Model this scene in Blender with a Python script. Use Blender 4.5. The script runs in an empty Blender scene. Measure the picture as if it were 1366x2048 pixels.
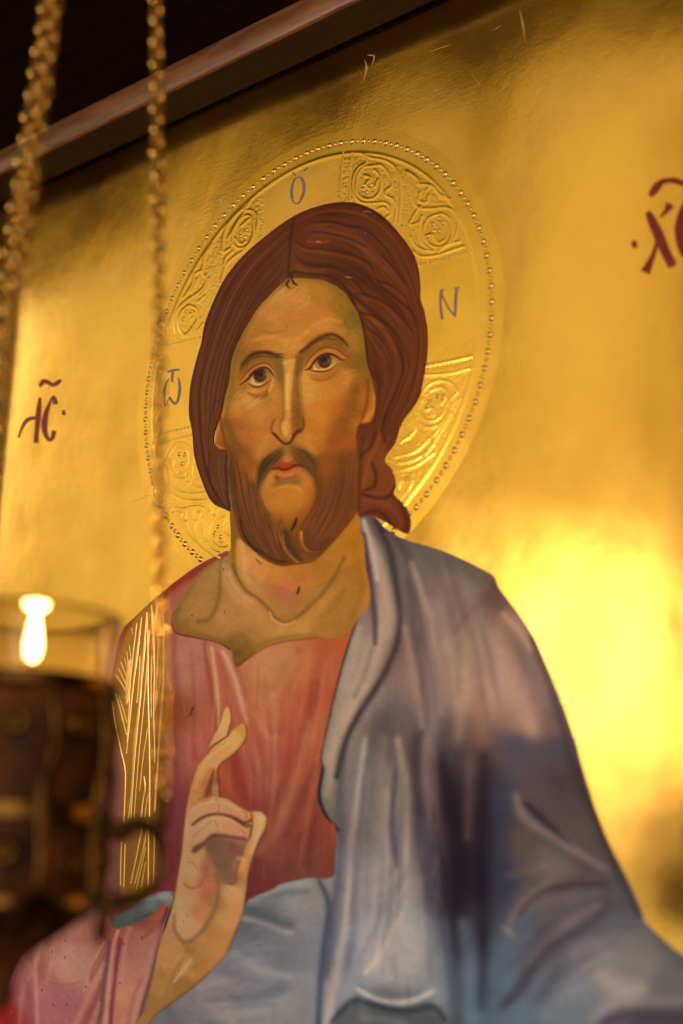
import bpy, math, random
import numpy as np
from mathutils import Vector, Matrix
random.seed(7)
rng = np.random.default_rng(7)
scene = bpy.context.scene

# ------------------------------------------------------------ camera
# The icon hangs on the wall plane y = 0 (x to the right, z up); the camera stands
# in front of it at the right, looking up and left at it.
PW, PH, FPX = 1366.0, 2048.0, 2844.0
YAW, PITCH, ROLL = math.radians(40.525), math.radians(14.953), math.radians(1.460)
DIST, EYE = 0.70, 1.45

def rotm(y, p, r):
    cy, sy, cp, sp, c, s = math.cos(y), math.sin(y), math.cos(p), math.sin(p), math.cos(r), math.sin(r)
    R0 = np.array([[1, 0, 0], [0, 0, 1], [0, 1, 0]], float).T
    Rz = np.array([[cy, -sy, 0], [sy, cy, 0], [0, 0, 1]])
    Rx = np.array([[1, 0, 0], [0, cp, -sp], [0, sp, cp]])
    Rr = np.array([[c, -s, 0], [s, c, 0], [0, 0, 1]])
    return Rz @ Rx @ R0 @ Rr
RM = rotm(YAW, PITCH, ROLL)               # columns: right, up, forward
CAM = np.array([0.0, -DIST, EYE])
cam_d = bpy.data.cameras.new('camera')
cam = bpy.data.objects.new('camera', cam_d)
scene.collection.objects.link(cam)
m3 = Matrix([[RM[i, 0], RM[i, 1], -RM[i, 2]] for i in range(3)])
cam.matrix_world = Matrix.Translation(Vector(CAM)) @ m3.to_4x4()
cam_d.sensor_fit = 'VERTICAL'
cam_d.sensor_height = 36.0
cam_d.lens = FPX / PH * 36.0
cam_d.clip_start = 0.02
cam_d.clip_end = 50
scene.camera = cam

def ray(x, y):
    x = np.asarray(x, float); y = np.asarray(y, float)
    d = np.stack([(x - PW / 2) / FPX, -(y - PH / 2) / FPX, np.ones_like(x)], -1)
    return d @ RM.T
def onplane(x, y, off=0.0):                # photo position -> point of the icon's surface (x, z)
    d = ray(x, y)
    k = (DIST - off) / d[..., 1]
    return d[..., 0] * k, d[..., 2] * k + EYE
def atdepth(x, y, dep):                    # point at camera depth dep
    return Vector(CAM + ray(x, y) * dep)
_d0 = ray(455., 900.)
cam_d.dof.use_dof = True
cam_d.dof.focus_distance = DIST / _d0[1]
cam_d.dof.aperture_fstop = 3.3
cam_d.dof.aperture_blades = 0

# ------------------------------------------------------------ world and lamps
world = bpy.data.worlds.new('World'); scene.world = world
world.use_nodes = True
bg = world.node_tree.nodes['Background']
bg.inputs['Color'].default_value = (1.0, 0.62, 0.32, 1)
bg.inputs['Strength'].default_value = 0.07
scene.view_settings.view_transform = 'Standard'
scene.view_settings.look = 'None'
scene.view_settings.exposure = 0.0
scene.view_settings.gamma = 1.0

def mir(x, y, L):                          # where, on the plane y = -L behind the camera, the light seen mirrored at (x, y) stands
    d = ray(x, y)
    return d[0] / d[1] * (L + DIST), d[2] / d[1] * (L + DIST) + EYE
def area(name, cx, cz, L, w, h, rad, col, spread=180, rotz=0, shape='RECTANGLE'):
    ld = bpy.data.lights.new(name, 'AREA'); ld.shape = shape
    ld.size = w; ld.size_y = h; ld.color = col
    ld.energy = rad * math.pi * w * h      # radiance rad -> watts
    ld.spread = math.radians(spread)
    if name in ('chandelier', 'window_head'): ld.shape = 'ELLIPSE'
    o = bpy.data.objects.new(name, ld); scene.collection.objects.link(o)
    o.location = (cx, -L, cz); o.rotation_euler = (math.radians(90), 0, rotz)   # faces +y
    return o
def area_px(name, x0, y0, x1, y1, L, rad, col, spread=180):
    ax, az = mir(x0, y0, L); bx, bz = mir(x1, y1, L)
    return area(name, (ax + bx) / 2, (az + bz) / 2, L, abs(bx - ax), abs(bz - az), rad, col, spread)
#LIGHTS
GW = (1.0, 0.80, 0.36)
def tilted(name, L, rad, col, xl, xr, ybot):     # its upper edge is the slanting edge seen mirrored at the top right
    a, b_ = np.array(mir(850, 190, L)), np.array(mir(1366, 90, L)); u = (b_ - a) / np.linalg.norm(b_ - a)
    l = a + u * (mir(xl, 600, L)[0] - a[0]) / u[0]; r = a + u * (mir(xr, 600, L)[0] - a[0]) / u[0]
    h = a[1] - mir(850, ybot, L)[1]; n = np.array([u[1], -u[0]]); c = (l + r) / 2 + n * h / 2
    o = area(name, c[0], c[1], L, np.linalg.norm(r - l), h, rad, col)
    o.rotation_euler = (math.radians(90), -math.atan2(u[1], u[0]), 0)
tilted('lit_room_wall_right', 2.2, 0.86, GW, 1045, 1600, 1230)
tilted('lit_room_wall_middle', 2.2, 0.72, GW, 800, 945, 1230)
area_px('lit_room_wall', 340, 440, 800, 1230, 2.2, 0.85, GW)
area_px('lit_room_side', 40, 600, 300, 1500, 2.2, 0.75, GW)
area_px('bright_window', 770, 1215, 1300, 1442, 2.2, 1.7, (1.0, 0.72, 0.54))
area_px('chandelier', 1120, 1260, 1255, 1405, 2.2, 85.0, (1.0, 0.84, 0.86))
area_px('window_head', 930, 1000, 1090, 1190, 2.2, 1.7, (1.0, 0.78, 0.42))
area_px('candle_glow', 938, 1400, 985, 1520, 2.2, 12.0, (1.0, 0.52, 0.24))
area_px('lower_lights', 1190, 1500, 1800, 2300, 2.2, 0.95, (1.0, 0.88, 0.60))
key = area('added_key_light', 0.9, 2.7, 1.3, 1.0, 1.0, 19.5, (1.0, 0.80, 0.50))  # unseen key light, added to brighten the painted parts
key.location = (1.5, -2.6, 1.75)
key.rotation_euler = (Vector((-0.65, 0, 1.6)) - key.location).to_track_quat('-Z', 'Y').to_euler()
side = area('added_side_light', -4.2, 2.9, 1.5, 1.4, 1.0, 2.2, (1.0, 0.84, 0.50))  # unseen area light added at the upper left to brighten the beads
side.rotation_euler = (Vector((-0.65, 0, 1.6)) - side.location).to_track_quat('-Z', 'Y').to_euler()

# ------------------------------------------------------------ canvas: the painter works on pigment colours
X0, Y0, X1, Y1 = -230, -30, 1620, 2230
CW, CH = X1 - X0, Y1 - Y0
C = np.full((CH, CW, 3), 0.5, np.float32)
def catmull(pts, n=8, closed=False):
    P = np.asarray(pts, float)
    if len(P) < 3 and not closed:
        t = np.linspace(0, 1, n * (len(P) - 1) + 1)[:, None]
        return P[0] * (1 - t) + P[-1] * t
    if closed: Q = np.vstack([P[-1], P, P[0], P[1]])
    else: Q = np.vstack([2 * P[0] - P[1], P, 2 * P[-1] - P[-2]])
    out = []
    t = np.linspace(0, 1, n, endpoint=False)[:, None]
    for i in range(len(Q) - 3):
        a, b, c, d = Q[i:i + 4]
        out.append(0.5 * (2 * b + (c - a) * t + (2 * a - 5 * b + 4 * c - d) * t ** 2 + (3 * b - a - 3 * c + d) * t ** 3))
    out = np.vstack(out)
    if not closed: out = np.vstack([out, P[-1]])
    return out
def cr(ox, oy, s):                          # crop helper: crop coordinates -> photo coordinates
    return lambda *v: [(ox + v[i] / s, oy + v[i + 1] / s) for i in range(0, len(v), 2)]
A = cr(360, 380, 2.627); B = cr(360, 760, 2.627); D_ = cr(0, 1160, 2.7675); F_ = cr(260, 1380, 3.0656)
E_ = cr(300, 1060, 2.732); G_ = cr(640, 1000, 1.8815); H_ = cr(560, 1480, 1.6948); S5 = cr(0, 1780, 3.794)
I_ = cr(540, 270, 2.97); J_ = cr(280, 270, 4.764); K_ = cr(270, 700, 4.655); L_ = cr(760, 640, 4.877)
T_ = cr(380, 1280, 3.794); EY = cr(440, 660, 4.879); MO = cr(440, 860, 4.553)

def boxblur(M, r):
    r = int(r)
    if r < 1: return M
    for _ in range(2):
        for ax in (0, 1):
            pad = [(0, 0)] * M.ndim; pad[ax] = (r + 1, r)
            cs = np.cumsum(np.pad(M, pad, mode='edge'), axis=ax, dtype=np.float64)
            n = M.shape[ax]
            sl1 = [slice(None)] * M.ndim; sl0 = [slice(None)] * M.ndim
            sl1[ax] = slice(2 * r + 1, 2 * r + 1 + n); sl0[ax] = slice(0, n)
            M = ((cs[tuple(sl1)] - cs[tuple(sl0)]) / (2 * r + 1)).astype(np.float32)
    return M
def poly_mask(pts, soft=0):                 # full canvas even-odd mask
    P = np.asarray(pts, float) - (X0, Y0)
    M = np.zeros((CH, CW + 1), np.int32)
    Q = np.roll(P, -1, 0)
    for (xa, ya), (xb, yb) in zip(P, Q):
        if ya == yb: continue
        if ya > yb: xa, ya, xb, yb = xb, yb, xa, ya
        r = np.arange(max(0, math.ceil(ya - .5)), min(CH, math.ceil(yb - .5)))
        if len(r) == 0: continue
        xs = xa + (r + .5 - ya) / (yb - ya) * (xb - xa)
        ix = np.clip(np.ceil(xs - .5), 0, CW).astype(int)
        np.add.at(M, (r, ix), 1)
    M = (np.cumsum(M, 1)[:, :CW] % 2).astype(np.float32)
    return boxblur(M, soft) if soft else M
def c3(c): return np.array(c, np.float32) / 255.0
def bbox(pts, pad):
    P = np.asarray(pts)
    return (max(0, int(P[:, 0].min() - X0 - pad)), max(0, int(P[:, 1].min() - Y0 - pad)),
            min(CW, int(P[:, 0].max() - X0 + pad) + 2), min(CH, int(P[:, 1].max() - Y0 + pad) + 2))
def cover(pts, w, soft, n=6, target=None):
    P = catmull(pts, n)
    t = np.linspace(0, 1, len(P))
    w = np.interp(t, np.linspace(0, 1, len(w)), w) if hasattr(w, '__len__') else np.full(len(P), float(w))
    gs = soft >= 3
    wm = w.max()
    pad = (wm * .3 + soft * .45) * 2.3 if gs else wm / 2 + soft + 1
    x0, y0, x1, y1 = bbox(P, pad)
    if x1 <= x0 or y1 <= y0: return None
    cov = np.zeros((y1 - y0, x1 - x0), np.float32)
    for i in range(len(P) - 1):
        ax, ay = P[i] - (X0 + x0, Y0 + y0); bx, by = P[i + 1] - (X0 + x0, Y0 + y0)
        pd = (max(w[i], w[i + 1]) * .3 + soft * .45) * 2.3 if gs else max(w[i], w[i + 1]) / 2 + soft + 1
        sx0, sx1 = max(0, int(min(ax, bx) - pd)), min(cov.shape[1], int(max(ax, bx) + pd) + 2)
        sy0, sy1 = max(0, int(min(ay, by) - pd)), min(cov.shape[0], int(max(ay, by) + pd) + 2)
        if sx1 <= sx0 or sy1 <= sy0: continue
        yy, xx = np.mgrid[sy0:sy1, sx0:sx1].astype(np.float32)
        xx += .5; yy += .5
        dx, dy = bx - ax, by - ay
        L2 = dx * dx + dy * dy + 1e-9
        tt = np.clip(((xx - ax) * dx + (yy - ay) * dy) / L2, 0, 1)
        d = np.hypot(xx - ax - tt * dx, yy - ay - tt * dy)
        ww = (w[i] + (w[i + 1] - w[i]) * tt) / 2
        if gs:
            c = np.exp(-(d / (ww * .6 + soft * .45)) ** 2) * np.clip(ww * 2 / (.45 * wm), 0.1, 1)
            c = np.maximum(c - .005, 0)
        else:
            c = np.clip((ww - d) / soft + .5, 0, 1)
            c = c * c * (3 - 2 * c)
        v = cov[sy0:sy1, sx0:sx1]
        np.maximum(v, c, out=v)
    return x0, y0, x1, y1, cov
BROAD = {}
def S(pts, w, col, a=1.0, soft=1.5, clip=None, n=6):
    k = BROAD.get(id(clip), 1.0) if soft >= 5 else 1.0
    if k != 1.0:
        w = [v * k for v in w] if hasattr(w, '__len__') else w * k
        soft *= 1.2; a *= .92
    r = cover(pts, w, soft, n)
    if r is None: return
    x0, y0, x1, y1, cov = r
    cov = cov * a
    if clip is not None: cov = cov * clip[y0:y1, x0:x1]
    v = C[y0:y1, x0:x1]
    v += cov[..., None] * (c3(col) - v)
def FILL(M, col, a=1.0):
    C[:] += (M * a)[..., None] * (c3(col) - C)
def PF(pts, col, a=1.0, soft=2, clip=None, spl=True):   # soft polygon
    P = catmull(pts, 6, True) if spl else np.asarray(pts, float)
    pad = soft * 2 + 3
    x0, y0, x1, y1 = bbox(P, pad)
    if x1 <= x0 or y1 <= y0: return
    global CW, CH, X0, Y0
    o = (CW, CH, X0, Y0)
    X0, Y0, CW, CH = o[2] + x0, o[3] + y0, x1 - x0, y1 - y0
    M = poly_mask(P, soft)
    CW, CH, X0, Y0 = o
    M = M * a
    if clip is not None: M = M * clip[y0:y1, x0:x1]
    v = C[y0:y1, x0:x1]; v += M[..., None] * (c3(col) - v)
def FIELD(M, samples, s=30, pw=2.3, a=1.0):
    pw = 2.3; s = s * 1.15
    ys, xs = np.nonzero(M > .003)
    x0, x1, y0, y1 = xs.min(), xs.max() + 1, ys.min(), ys.max() + 1
    q = 5
    gx = np.arange(x0, x1 + q, q); gy = np.arange(y0, y1 + q, q)
    XX, YY = np.meshgrid(gx + X0, gy + Y0)
    num = np.zeros(XX.shape + (3,)); den = np.zeros(XX.shape)
    for (x, y, c) in samples:
        w = 1 / ((XX - x) ** 2 + (YY - y) ** 2 + s * s) ** pw
        num += w[..., None] * c3(c); den += w
    V = (num / den[..., None]).astype(np.float32)
    fy = (np.arange(y0, y1) - y0) / q; fx = (np.arange(x0, x1) - x0) / q
    iy = fy.astype(int); ix = fx.astype(int); ty = (fy - iy)[:, None, None]; tx = (fx - ix)[None, :, None]
    iy1 = np.minimum(iy + 1, len(gy) - 1); ix1 = np.minimum(ix + 1, len(gx) - 1)
    U = (V[iy][:, ix] * (1 - tx) + V[iy][:, ix1] * tx) * (1 - ty) + (V[iy1][:, ix] * (1 - tx) + V[iy1][:, ix1] * tx) * ty
    v = C[y0:y1, x0:x1]; m = (M[y0:y1, x0:x1] * a)[..., None]
    v += (m * (U - v)).astype(np.float32)
def FAMILY(guides, cols, count, w=(1, 2.2), a=(.25, .6), clip=None, soft=1.2, seg=(0, 1), n=5, jit=1.5):
    G = [catmull(g, 8) for g in guides]
    def rs(P, k=14):
        d = np.r_[0, np.cumsum(np.hypot(*np.diff(P, axis=0).T))]
        t = np.linspace(0, d[-1], k)
        return np.stack([np.interp(t, d, P[:, 0]), np.interp(t, d, P[:, 1])], 1)
    G = [rs(g) for g in G]
    for _ in range(count):
        f = random.random() * (len(G) - 1 - 1e-6); i = int(f); f -= i
        P = G[i] * (1 - f) + G[i + 1] * f
        s0 = random.uniform(seg[0], seg[1] * .6); s1 = min(1, s0 + random.uniform(.25, .7))
        k0, k1 = int(s0 * 13), max(int(s0 * 13) + 3, int(s1 * 13) + 1)
        Q = P[k0:k1 + 1]
        if len(Q) < 3: Q = P[-4:]
        Q = Q + rng.normal(0, jit, 2)
        ww = random.uniform(*w)
        S(Q, [.3, ww, ww, .3], random.choice(cols), random.uniform(*a), soft, clip, n)
def vnoise(h, w, cell, seed):
    r = np.random.default_rng(seed)
    gh, gw = h // cell + 3, w // cell + 3
    g = r.random((gh, gw)).astype(np.float32)
    y = np.arange(h) / cell; x = np.arange(w) / cell
    iy = y.astype(int); ix = x.astype(int); ty = (y - iy)[:, None]; tx = (x - ix)[None, :]
    ty = ty * ty * (3 - 2 * ty); tx = tx * tx * (3 - 2 * tx)
    return ((g[iy][:, ix] * (1 - tx) + g[iy][:, ix + 1] * tx) * (1 - ty) + (g[iy + 1][:, ix] * (1 - tx) + g[iy + 1][:, ix + 1] * tx) * ty) - .5
#PAINT
# ---------------------------------------------------------------- outlines
O_tunic = catmull(E_(435,118, 380,130, 250,200, 100,310, 0,395) + D_(740,210, 680,270) + [(232,1300),(217,1400),(208,1520),(190,1640),(168,1740),(150,1800),(190,1812),(225,1850),(262,1846),(300,1830),(345,1800),
     (380,1900),(520,1900),(700,1790),(720,1700),(760,1250),(735,1120),(600,1180),(470,1130)], 6, True)
O_sleeve = catmull([(176,1800),(214,1830),(228,1856),(258,1851)] + S5(1100,225, 1180,160, 1262,100, 1285,150, 1235,330, 1200,600, 1150,800, 1085,1017) + [(275,2110),(262,2229),(-150,2229),(-80,2120),(-25,2050),(0,2008),(22,1955),(45,1905),(80,1850),(125,1812)], 6, True)
O_hand = catmull(F_(590,100, 615,125, 621,180, 600,270, 640,235, 690,200, 713,230, 716,280, 690,335, 640,390, 560,450, 535,500, 548,560, 550,648, 600,662, 650,698, 735,745, 765,742, 805,747, 840,790, 830,850, 790,930, 760,1010, 728,1120, 715,1230, 690,1380, 650,1480, 600,1600, 480,1740, 380,1830, 240,1930, 150,2000) + [(285,2070),(255,2140),(225,2140)] + F_(40,2040, 90,1960, 130,1800, 180,1560, 230,1420, 265,1300, 290,1150, 315,1000, 330,850, 345,720, 370,590, 410,470, 465,400, 490,320, 540,230, 565,150), 6, True)
O_mantle = catmull(G_(150,50, 140,90, 150,130, 165,250, 172,330, 150,400, 120,490, 80,620, 40,780, 2,960) + H_(140,90, 125,190, 150,260, 190,300, 187,400, 178,465, 100,468, 60,475, 0,490) + F_(880,1220, 760,1270, 690,1330) + [(470,1870),(400,1945),(340,1985),(292,2035),(262,2120),(250,2229),(1619,2229),(1619,2075),(1500,2000)] + H_(1366,730, 1290,668, 1232,612, 1228,590, 1180,480, 1110,340, 1050,180, 1000,0) + G_(970,940, 940,850, 900,740, 850,620, 800,510, 740,420, 675,335, 655,290, 620,265, 530,220, 430,180, 320,148, 250,110, 200,60), 5, True)
O_cuff = catmull(S5(840,300, 850,230, 1000,130, 1110,50, 1220,15, 1312,15, 1320,60, 1285,160, 1200,180, 980,275, 900,300), 6, True)
O_neck = catmull([(463,1000),(461,1067),(461,1097)] + E_(415,145, 350,175, 270,235, 200,335, 128,450, 125,510, 152,560, 250,582, 370,612, 440,650, 474,748, 560,680, 640,630, 750,600, 900,585, 1000,592, 1080,562, 1135,490, 1200,400, 1200,300, 1180,200, 1170,50, 1150,0) + [(722,1000),(720,930),(600,900),(500,930)], 5, True)
O_face = catmull(A(575,440, 500,490, 430,560, 370,640, 315,740, 275,820, 250,900, 240,1000) + B(222,80, 205,180, 190,270, 185,340, 215,372, 245,380, 250,470, 262,600, 285,720, 320,830, 380,890, 440,940, 520,975, 610,970, 700,950, 780,880, 860,790, 925,700, 950,600, 955,400, 950,250, 1000,230, 1045,100) + A(1020,980, 1000,880, 985,760, 960,640, 915,580, 870,510, 780,460, 700,445, 620,440), 5, True)
O_hair_l = A(600,140, 450,240, 330,346, 240,456, 180,572, 130,700, 112,800, 97,850, 75,930, 52,1040)
O_hairo = B(258,690, 240,682, 165,640, 110,520, 75,400, 62,262, 46,180) + list(reversed(O_hair_l[1:])) + A(590,140, 720,85, 850,62, 950,75, 1050,125, 1130,205, 1210,310, 1245,400, 1258,500, 1258,570, 1280,640, 1297,760, 1290,900, 1265,1040) + B(1250,90, 1215,150, 1160,225, 1125,330, 1070,415, 1110,470, 1130,550, 1120,600, 1180,660, 1208,740, 1190,808, 1100,760, 1000,710, 935,712, 930,600, 932,450, 930,250, 1005,215, 1028,110) + A(1005,980, 982,900, 967,760, 940,652, 902,590, 862,532, 780,482, 700,466, 600,462, 566,466, 520,502, 440,580, 390,642, 330,742, 290,822, 265,902, 255,1002) + B(235,80, 215,180, 182,265, 176,330, 205,362, 243,372, 250,450, 255,560, 262,670)
O_hair = catmull(O_hairo, 4, True)
O_beard = catmull(MO(30,60, 75,180, 60,400, 90,640, 130,800, 190,960, 280,1060, 400,1150, 530,1200, 640,1195, 730,1210, 900,1160, 960,1060, 1080,900, 1180,720, 1240,500, 1240,200, 1180,80, 1080,200, 960,260, 900,330, 860,240, 760,160, 650,140, 600,160, 520,170, 400,240, 330,340, 220,330, 120,200), 5, True)
M = {k: poly_mask(v) for k, v in dict(tunic=O_tunic, sleeve=O_sleeve, hand=O_hand, mantle=O_mantle, cuff=O_cuff, neck=O_neck, face=O_face, hair=O_hair).items()}
# ---------------------------------------------------------------- tunic
mt = M['tunic']; BROAD[id(mt)] = 1.5
FIELD(mt, [(300,1190,(120,30,22)),(260,1250,(140,50,25)),(360,1260,(176,92,78)),(350,1340,(178,98,88)),(400,1320,(182,96,84)),(440,1340,(178,84,66)),(345,1500,(165,78,72)),(400,1500,(184,84,72)),(370,1620,(140,56,62)),
 (520,1330,(190,104,74)),(560,1330,(190,108,74)),(540,1400,(188,96,68)),(620,1320,(186,92,64)),(660,1300,(176,70,42)),(700,1290,(174,74,38)),(640,1400,(172,58,42)),(660,1440,(168,66,42)),(600,1440,(186,78,56)),
 (560,1480,(176,74,60)),(520,1560,(160,68,58)),(600,1530,(164,62,48)),(640,1540,(158,58,40)),(560,1600,(140,58,54)),(620,1620,(140,54,46)),(655,1660,(142,58,44)),(560,1700,(132,58,54)),(520,1760,(122,48,50)),(620,1740,(120,58,54)),(650,1745,(128,56,50)),
 (470,1450,(182,80,62)),(450,1560,(176,70,56)),(480,1560,(170,62,50)),(230,1500,(160,80,72)),(225,1600,(158,78,70)),(290,1500,(150,72,50)),(250,1720,(140,74,60)),(330,1720,(140,50,56)),(340,1780,(150,55,60)),(260,1790,(120,60,50)),(330,1420,(140,60,30))], 26)
PF(E_(432,116, 330,160, 200,230, 60,330, -60,440, 10,440, 120,365, 260,280, 360,180, 425,140), (140,36,28), .8, 3, mt)
PF(E_(300,245, 200,350, 120,470, 95,500, 70,400, 110,350, 200,280), (178,84,72), .75, 5, mt)
S(E_(128,450, 122,510, 150,562, 250,584, 370,612, 440,652), [4,6,6,5,4], (118,30,26), .9, 2.5, mt)
S(E_(470,750, 560,684, 640,634, 750,604, 900,588, 1080,566), [3,4,3,3,2], (130,44,30), .7, 3, mt)
S(E_(128,560, 128,700, 150,930)+[(350,1460),(352,1560),(345,1640),(340,1720)], 9, (140,50,60), .55, 8, mt)
S(E_(300,620, 320,760, 345,930)+[(432,1420),(436,1470)], [4,9,9,7,4], (150,58,44), .75, 5, mt)
S(E_(335,640, 350,760, 372,930)+[(437,1430),(437,1480)], [3,7,7,5,3], (206,132,104), .75, 4, mt)
S(T_(120,40, 170,250, 190,480, 160,700), [2,5,5,2], (205,115,80), .5, 4, mt)
S(T_(170,60, 200,300, 215,560), [3,7,4], (208,130,104), .55, 4, mt)
S(T_(225,110, 280,270, 330,480, 380,640), [8,14,12,6], (170,70,54), .55, 8, mt)
S(T_(250,90, 320,230, 380,440, 430,620), [6,14,12,5], (214,146,126), .72, 6, mt)
S(T_(320,140, 380,300, 440,480, 520,640), [3,7,7,4], (168,72,52), .6, 6, mt)
S(T_(420,470, 520,620, 610,750, 650,720), [4,8,10,4], (200,106,80), .55, 7, mt)
S(T_(430,660, 470,800, 520,950, 530,1010), [5,9,9,4], (196,106,82), .5, 8, mt)
S(T_(820,80, 730,210, 640,380), [5,10,5], (158,74,54), .6, 8, mt)
S(T_(850,150, 760,340, 640,560), [5,12,6], (176,84,62), .5, 9, mt)
S(T_(790,110, 690,290, 600,470), [5,12,6], (206,122,84), .4, 9, mt)
S(T_(1010,60, 960,250, 900,430, 820,650, 740,850, 700,1000), [14,20,22,20,16,8], (160,60,46), .5, 14, mt)
S(T_(960,330, 930,480, 830,800, 760,1000, 700,1200), [8,10,11,12,8], (130,48,42), .5, 9, mt)
S(T_(1100,120, 1040,330, 960,600, 900,760), [12,16,14,8], (182,90,66), .45, 12, mt)
S(T_(1130,60, 1080,250, 1010,600, 980,900), [4,6,7,6], (172,72,48), .45, 6, mt)
S(T_(930,650, 880,850, 800,1060, 700,1330, 600,1510, 520,1600), [8,14,14,16,18,10], (186,98,76), .5, 12, mt)
S(T_(960,960, 880,1130, 800,1330, 730,1480), [6,10,12,8], (116,42,40), .5, 9, mt)
S(T_(1000,1000, 920,1180, 840,1400, 770,1620), [6,10,12,8], (162,70,56), .45, 10, mt)
S(T_(960,1350, 920,1530, 900,1700), [6,13,8], (104,40,38), .55, 9, mt)
S(T_(830,1480, 760,1650, 740,1740), [6,14,8], (112,46,44), .5, 10, mt)
S(T_(330,870, 380,1050, 470,1260), [6,14,6], (150,48,40), .55, 9, mt)
S(T_(240,1000, 290,1090, 340,1180), [8,12,6], (188,82,64), .5, 8, mt)
S(T_(0,680, 40,860, 60,960), [3,6,3], (196,60,50), .7, 4, mt)
S(T_(480,1050, 600,1100, 680,1000), [6,16,6], (170,78,64), .35, 10, mt)
S(T_(500,1560, 620,1600, 640,1500), [6,22,6], (150,70,62), .4, 12, mt)
S(F_(640,400, 650,560, 720,720), [10,16,6], (150,52,46), .5, 10, mt)
for _ in range(150):
    x = random.uniform(340, 700); y = random.uniform(1290, 1740); l = random.uniform(30, 90); k = (x - 500) * -.0009
    S([(x, y), (x + k * l * .5, y + l * .5), (x + k * l, y + l)], [.5, random.uniform(2, 5), .5], random.choice([(205,125,100),(150,52,44),(196,96,74),(140,50,46)]), random.uniform(.06, .16), 3, mt)
tf = [T_(0,60, 20,500, 0,1000), T_(110,60, 150,400, 160,800), T_(250,120, 330,480, 420,900, 470,1300), T_(420,300, 560,700, 600,1100, 560,1500), T_(640,200, 640,600, 640,1000, 600,1500), T_(850,80, 780,500, 720,900, 600,1500), T_(1000,60, 930,600, 840,1100, 680,1650), T_(1120,80, 1020,700, 940,1200, 850,1720)]
FAMILY(tf, [(204,124,100),(196,110,90)], 40, (3, 8), (0.072, 0.180), mt, 6, jit=3); FAMILY(tf, [(146,58,50),(156,66,58)], 40, (3, 8), (0.072, 0.180), mt, 6, jit=3)
# dark ochre band under the gold hatching
PF(D_(905,85, 850,110, 780,170, 730,240, 690,320, 655,430, 625,560, 612,640, 640,800, 680,1000, 690,1100, 680,1340, 665,1500, 665,1720, 720,1740, 850,1720, 870,1400, 880,1060, 905,700, 912,400), (172,100,36), .85, 2, mt)
S(D_(850,150, 840,500, 800,900, 770,1300, 740,1700), [24,50,50,40,34], (166,92,34), .6, 14, mt)
S(D_(730,1360, 700,1700), 12, (152,80,66), .5, 8, mt)
S(D_(600,1400, 600,1650), 40, (158,84,76), .6, 12, mt)
S(D_(900,1400, 905,1550, 860,1650), 18, (160,84,74), .5, 9, mt)
# ---------------------------------------------------------------- mantle
C += mt[..., None] * C * (np.array([.03, .13, .07], np.float32))
mm = M['mantle']; BROAD[id(mm)] = 1.75
FIELD(mm, [(740,1080,(74,60,66)),(790,1110,(78,72,72)),(860,1120,(84,78,74)),(950,1150,(82,72,66)),(820,1180,(96,84,82)),(880,1220,(118,102,94)),(930,1180,(98,84,78)),(980,1190,(84,64,58)),(1010,1260,(120,96,80)),(1060,1320,(104,80,68)),
 (760,1250,(112,98,92)),(700,1300,(128,116,104)),(720,1400,(120,108,98)),(680,1480,(112,104,92)),(800,1300,(96,76,72)),(850,1330,(120,100,92)),(920,1320,(128,108,94)),(990,1380,(140,114,98)),(1050,1430,(124,98,86)),(1110,1440,(88,72,68)),
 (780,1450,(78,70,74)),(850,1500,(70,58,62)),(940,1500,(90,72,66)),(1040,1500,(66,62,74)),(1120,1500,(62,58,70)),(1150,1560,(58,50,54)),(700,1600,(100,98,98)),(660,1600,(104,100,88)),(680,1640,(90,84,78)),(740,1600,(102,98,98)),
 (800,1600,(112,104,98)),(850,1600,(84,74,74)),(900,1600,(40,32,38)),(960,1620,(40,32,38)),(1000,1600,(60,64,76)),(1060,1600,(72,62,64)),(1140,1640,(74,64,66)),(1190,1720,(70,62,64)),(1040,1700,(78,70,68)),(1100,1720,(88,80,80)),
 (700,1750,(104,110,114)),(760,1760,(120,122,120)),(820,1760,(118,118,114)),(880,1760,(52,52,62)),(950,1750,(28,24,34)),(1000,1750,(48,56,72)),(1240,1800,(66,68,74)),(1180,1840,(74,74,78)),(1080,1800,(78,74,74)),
 (680,1900,(90,104,116)),(760,1900,(138,144,144)),(820,1900,(126,136,140)),(880,1900,(90,104,114)),(940,1900,(62,78,92)),(990,1880,(72,90,104)),(1040,1850,(70,80,92)),(1100,1900,(70,72,80)),(1180,1930,(100,104,104)),(1260,1920,(86,90,90)),(1330,1980,(80,84,86)),
 (1250,1980,(112,114,114)),(1150,1990,(86,102,112)),(1050,1990,(76,94,108)),(960,1990,(66,84,98)),(880,1990,(94,110,120)),(760,2020,(66,74,78)),(840,2030,(70,78,80)),(690,2030,(104,116,126)),(700,1980,(110,122,130)),
 (590,1790,(112,120,120)),(640,1780,(106,110,108)),(530,1800,(92,100,104)),(520,1840,(78,86,90)),(600,1850,(104,110,114)),(560,1900,(92,100,108)),(620,1900,(98,106,116)),(500,1930,(110,116,120)),(470,1990,(112,116,116)),(560,1990,(108,116,118)),(620,1980,(106,114,118)),
 (400,2020,(110,112,112)),(360,2060,(92,96,100)),(420,2060,(104,108,110)),(520,2060,(110,116,118)),(1300,2060,(60,60,74)),(1366,2060,(66,62,70)),(600,2150,(90,100,108)),(900,2150,(70,84,96)),(1200,2150,(90,100,108)),(1500,2150,(80,84,88))], 24, 1.8)
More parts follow.
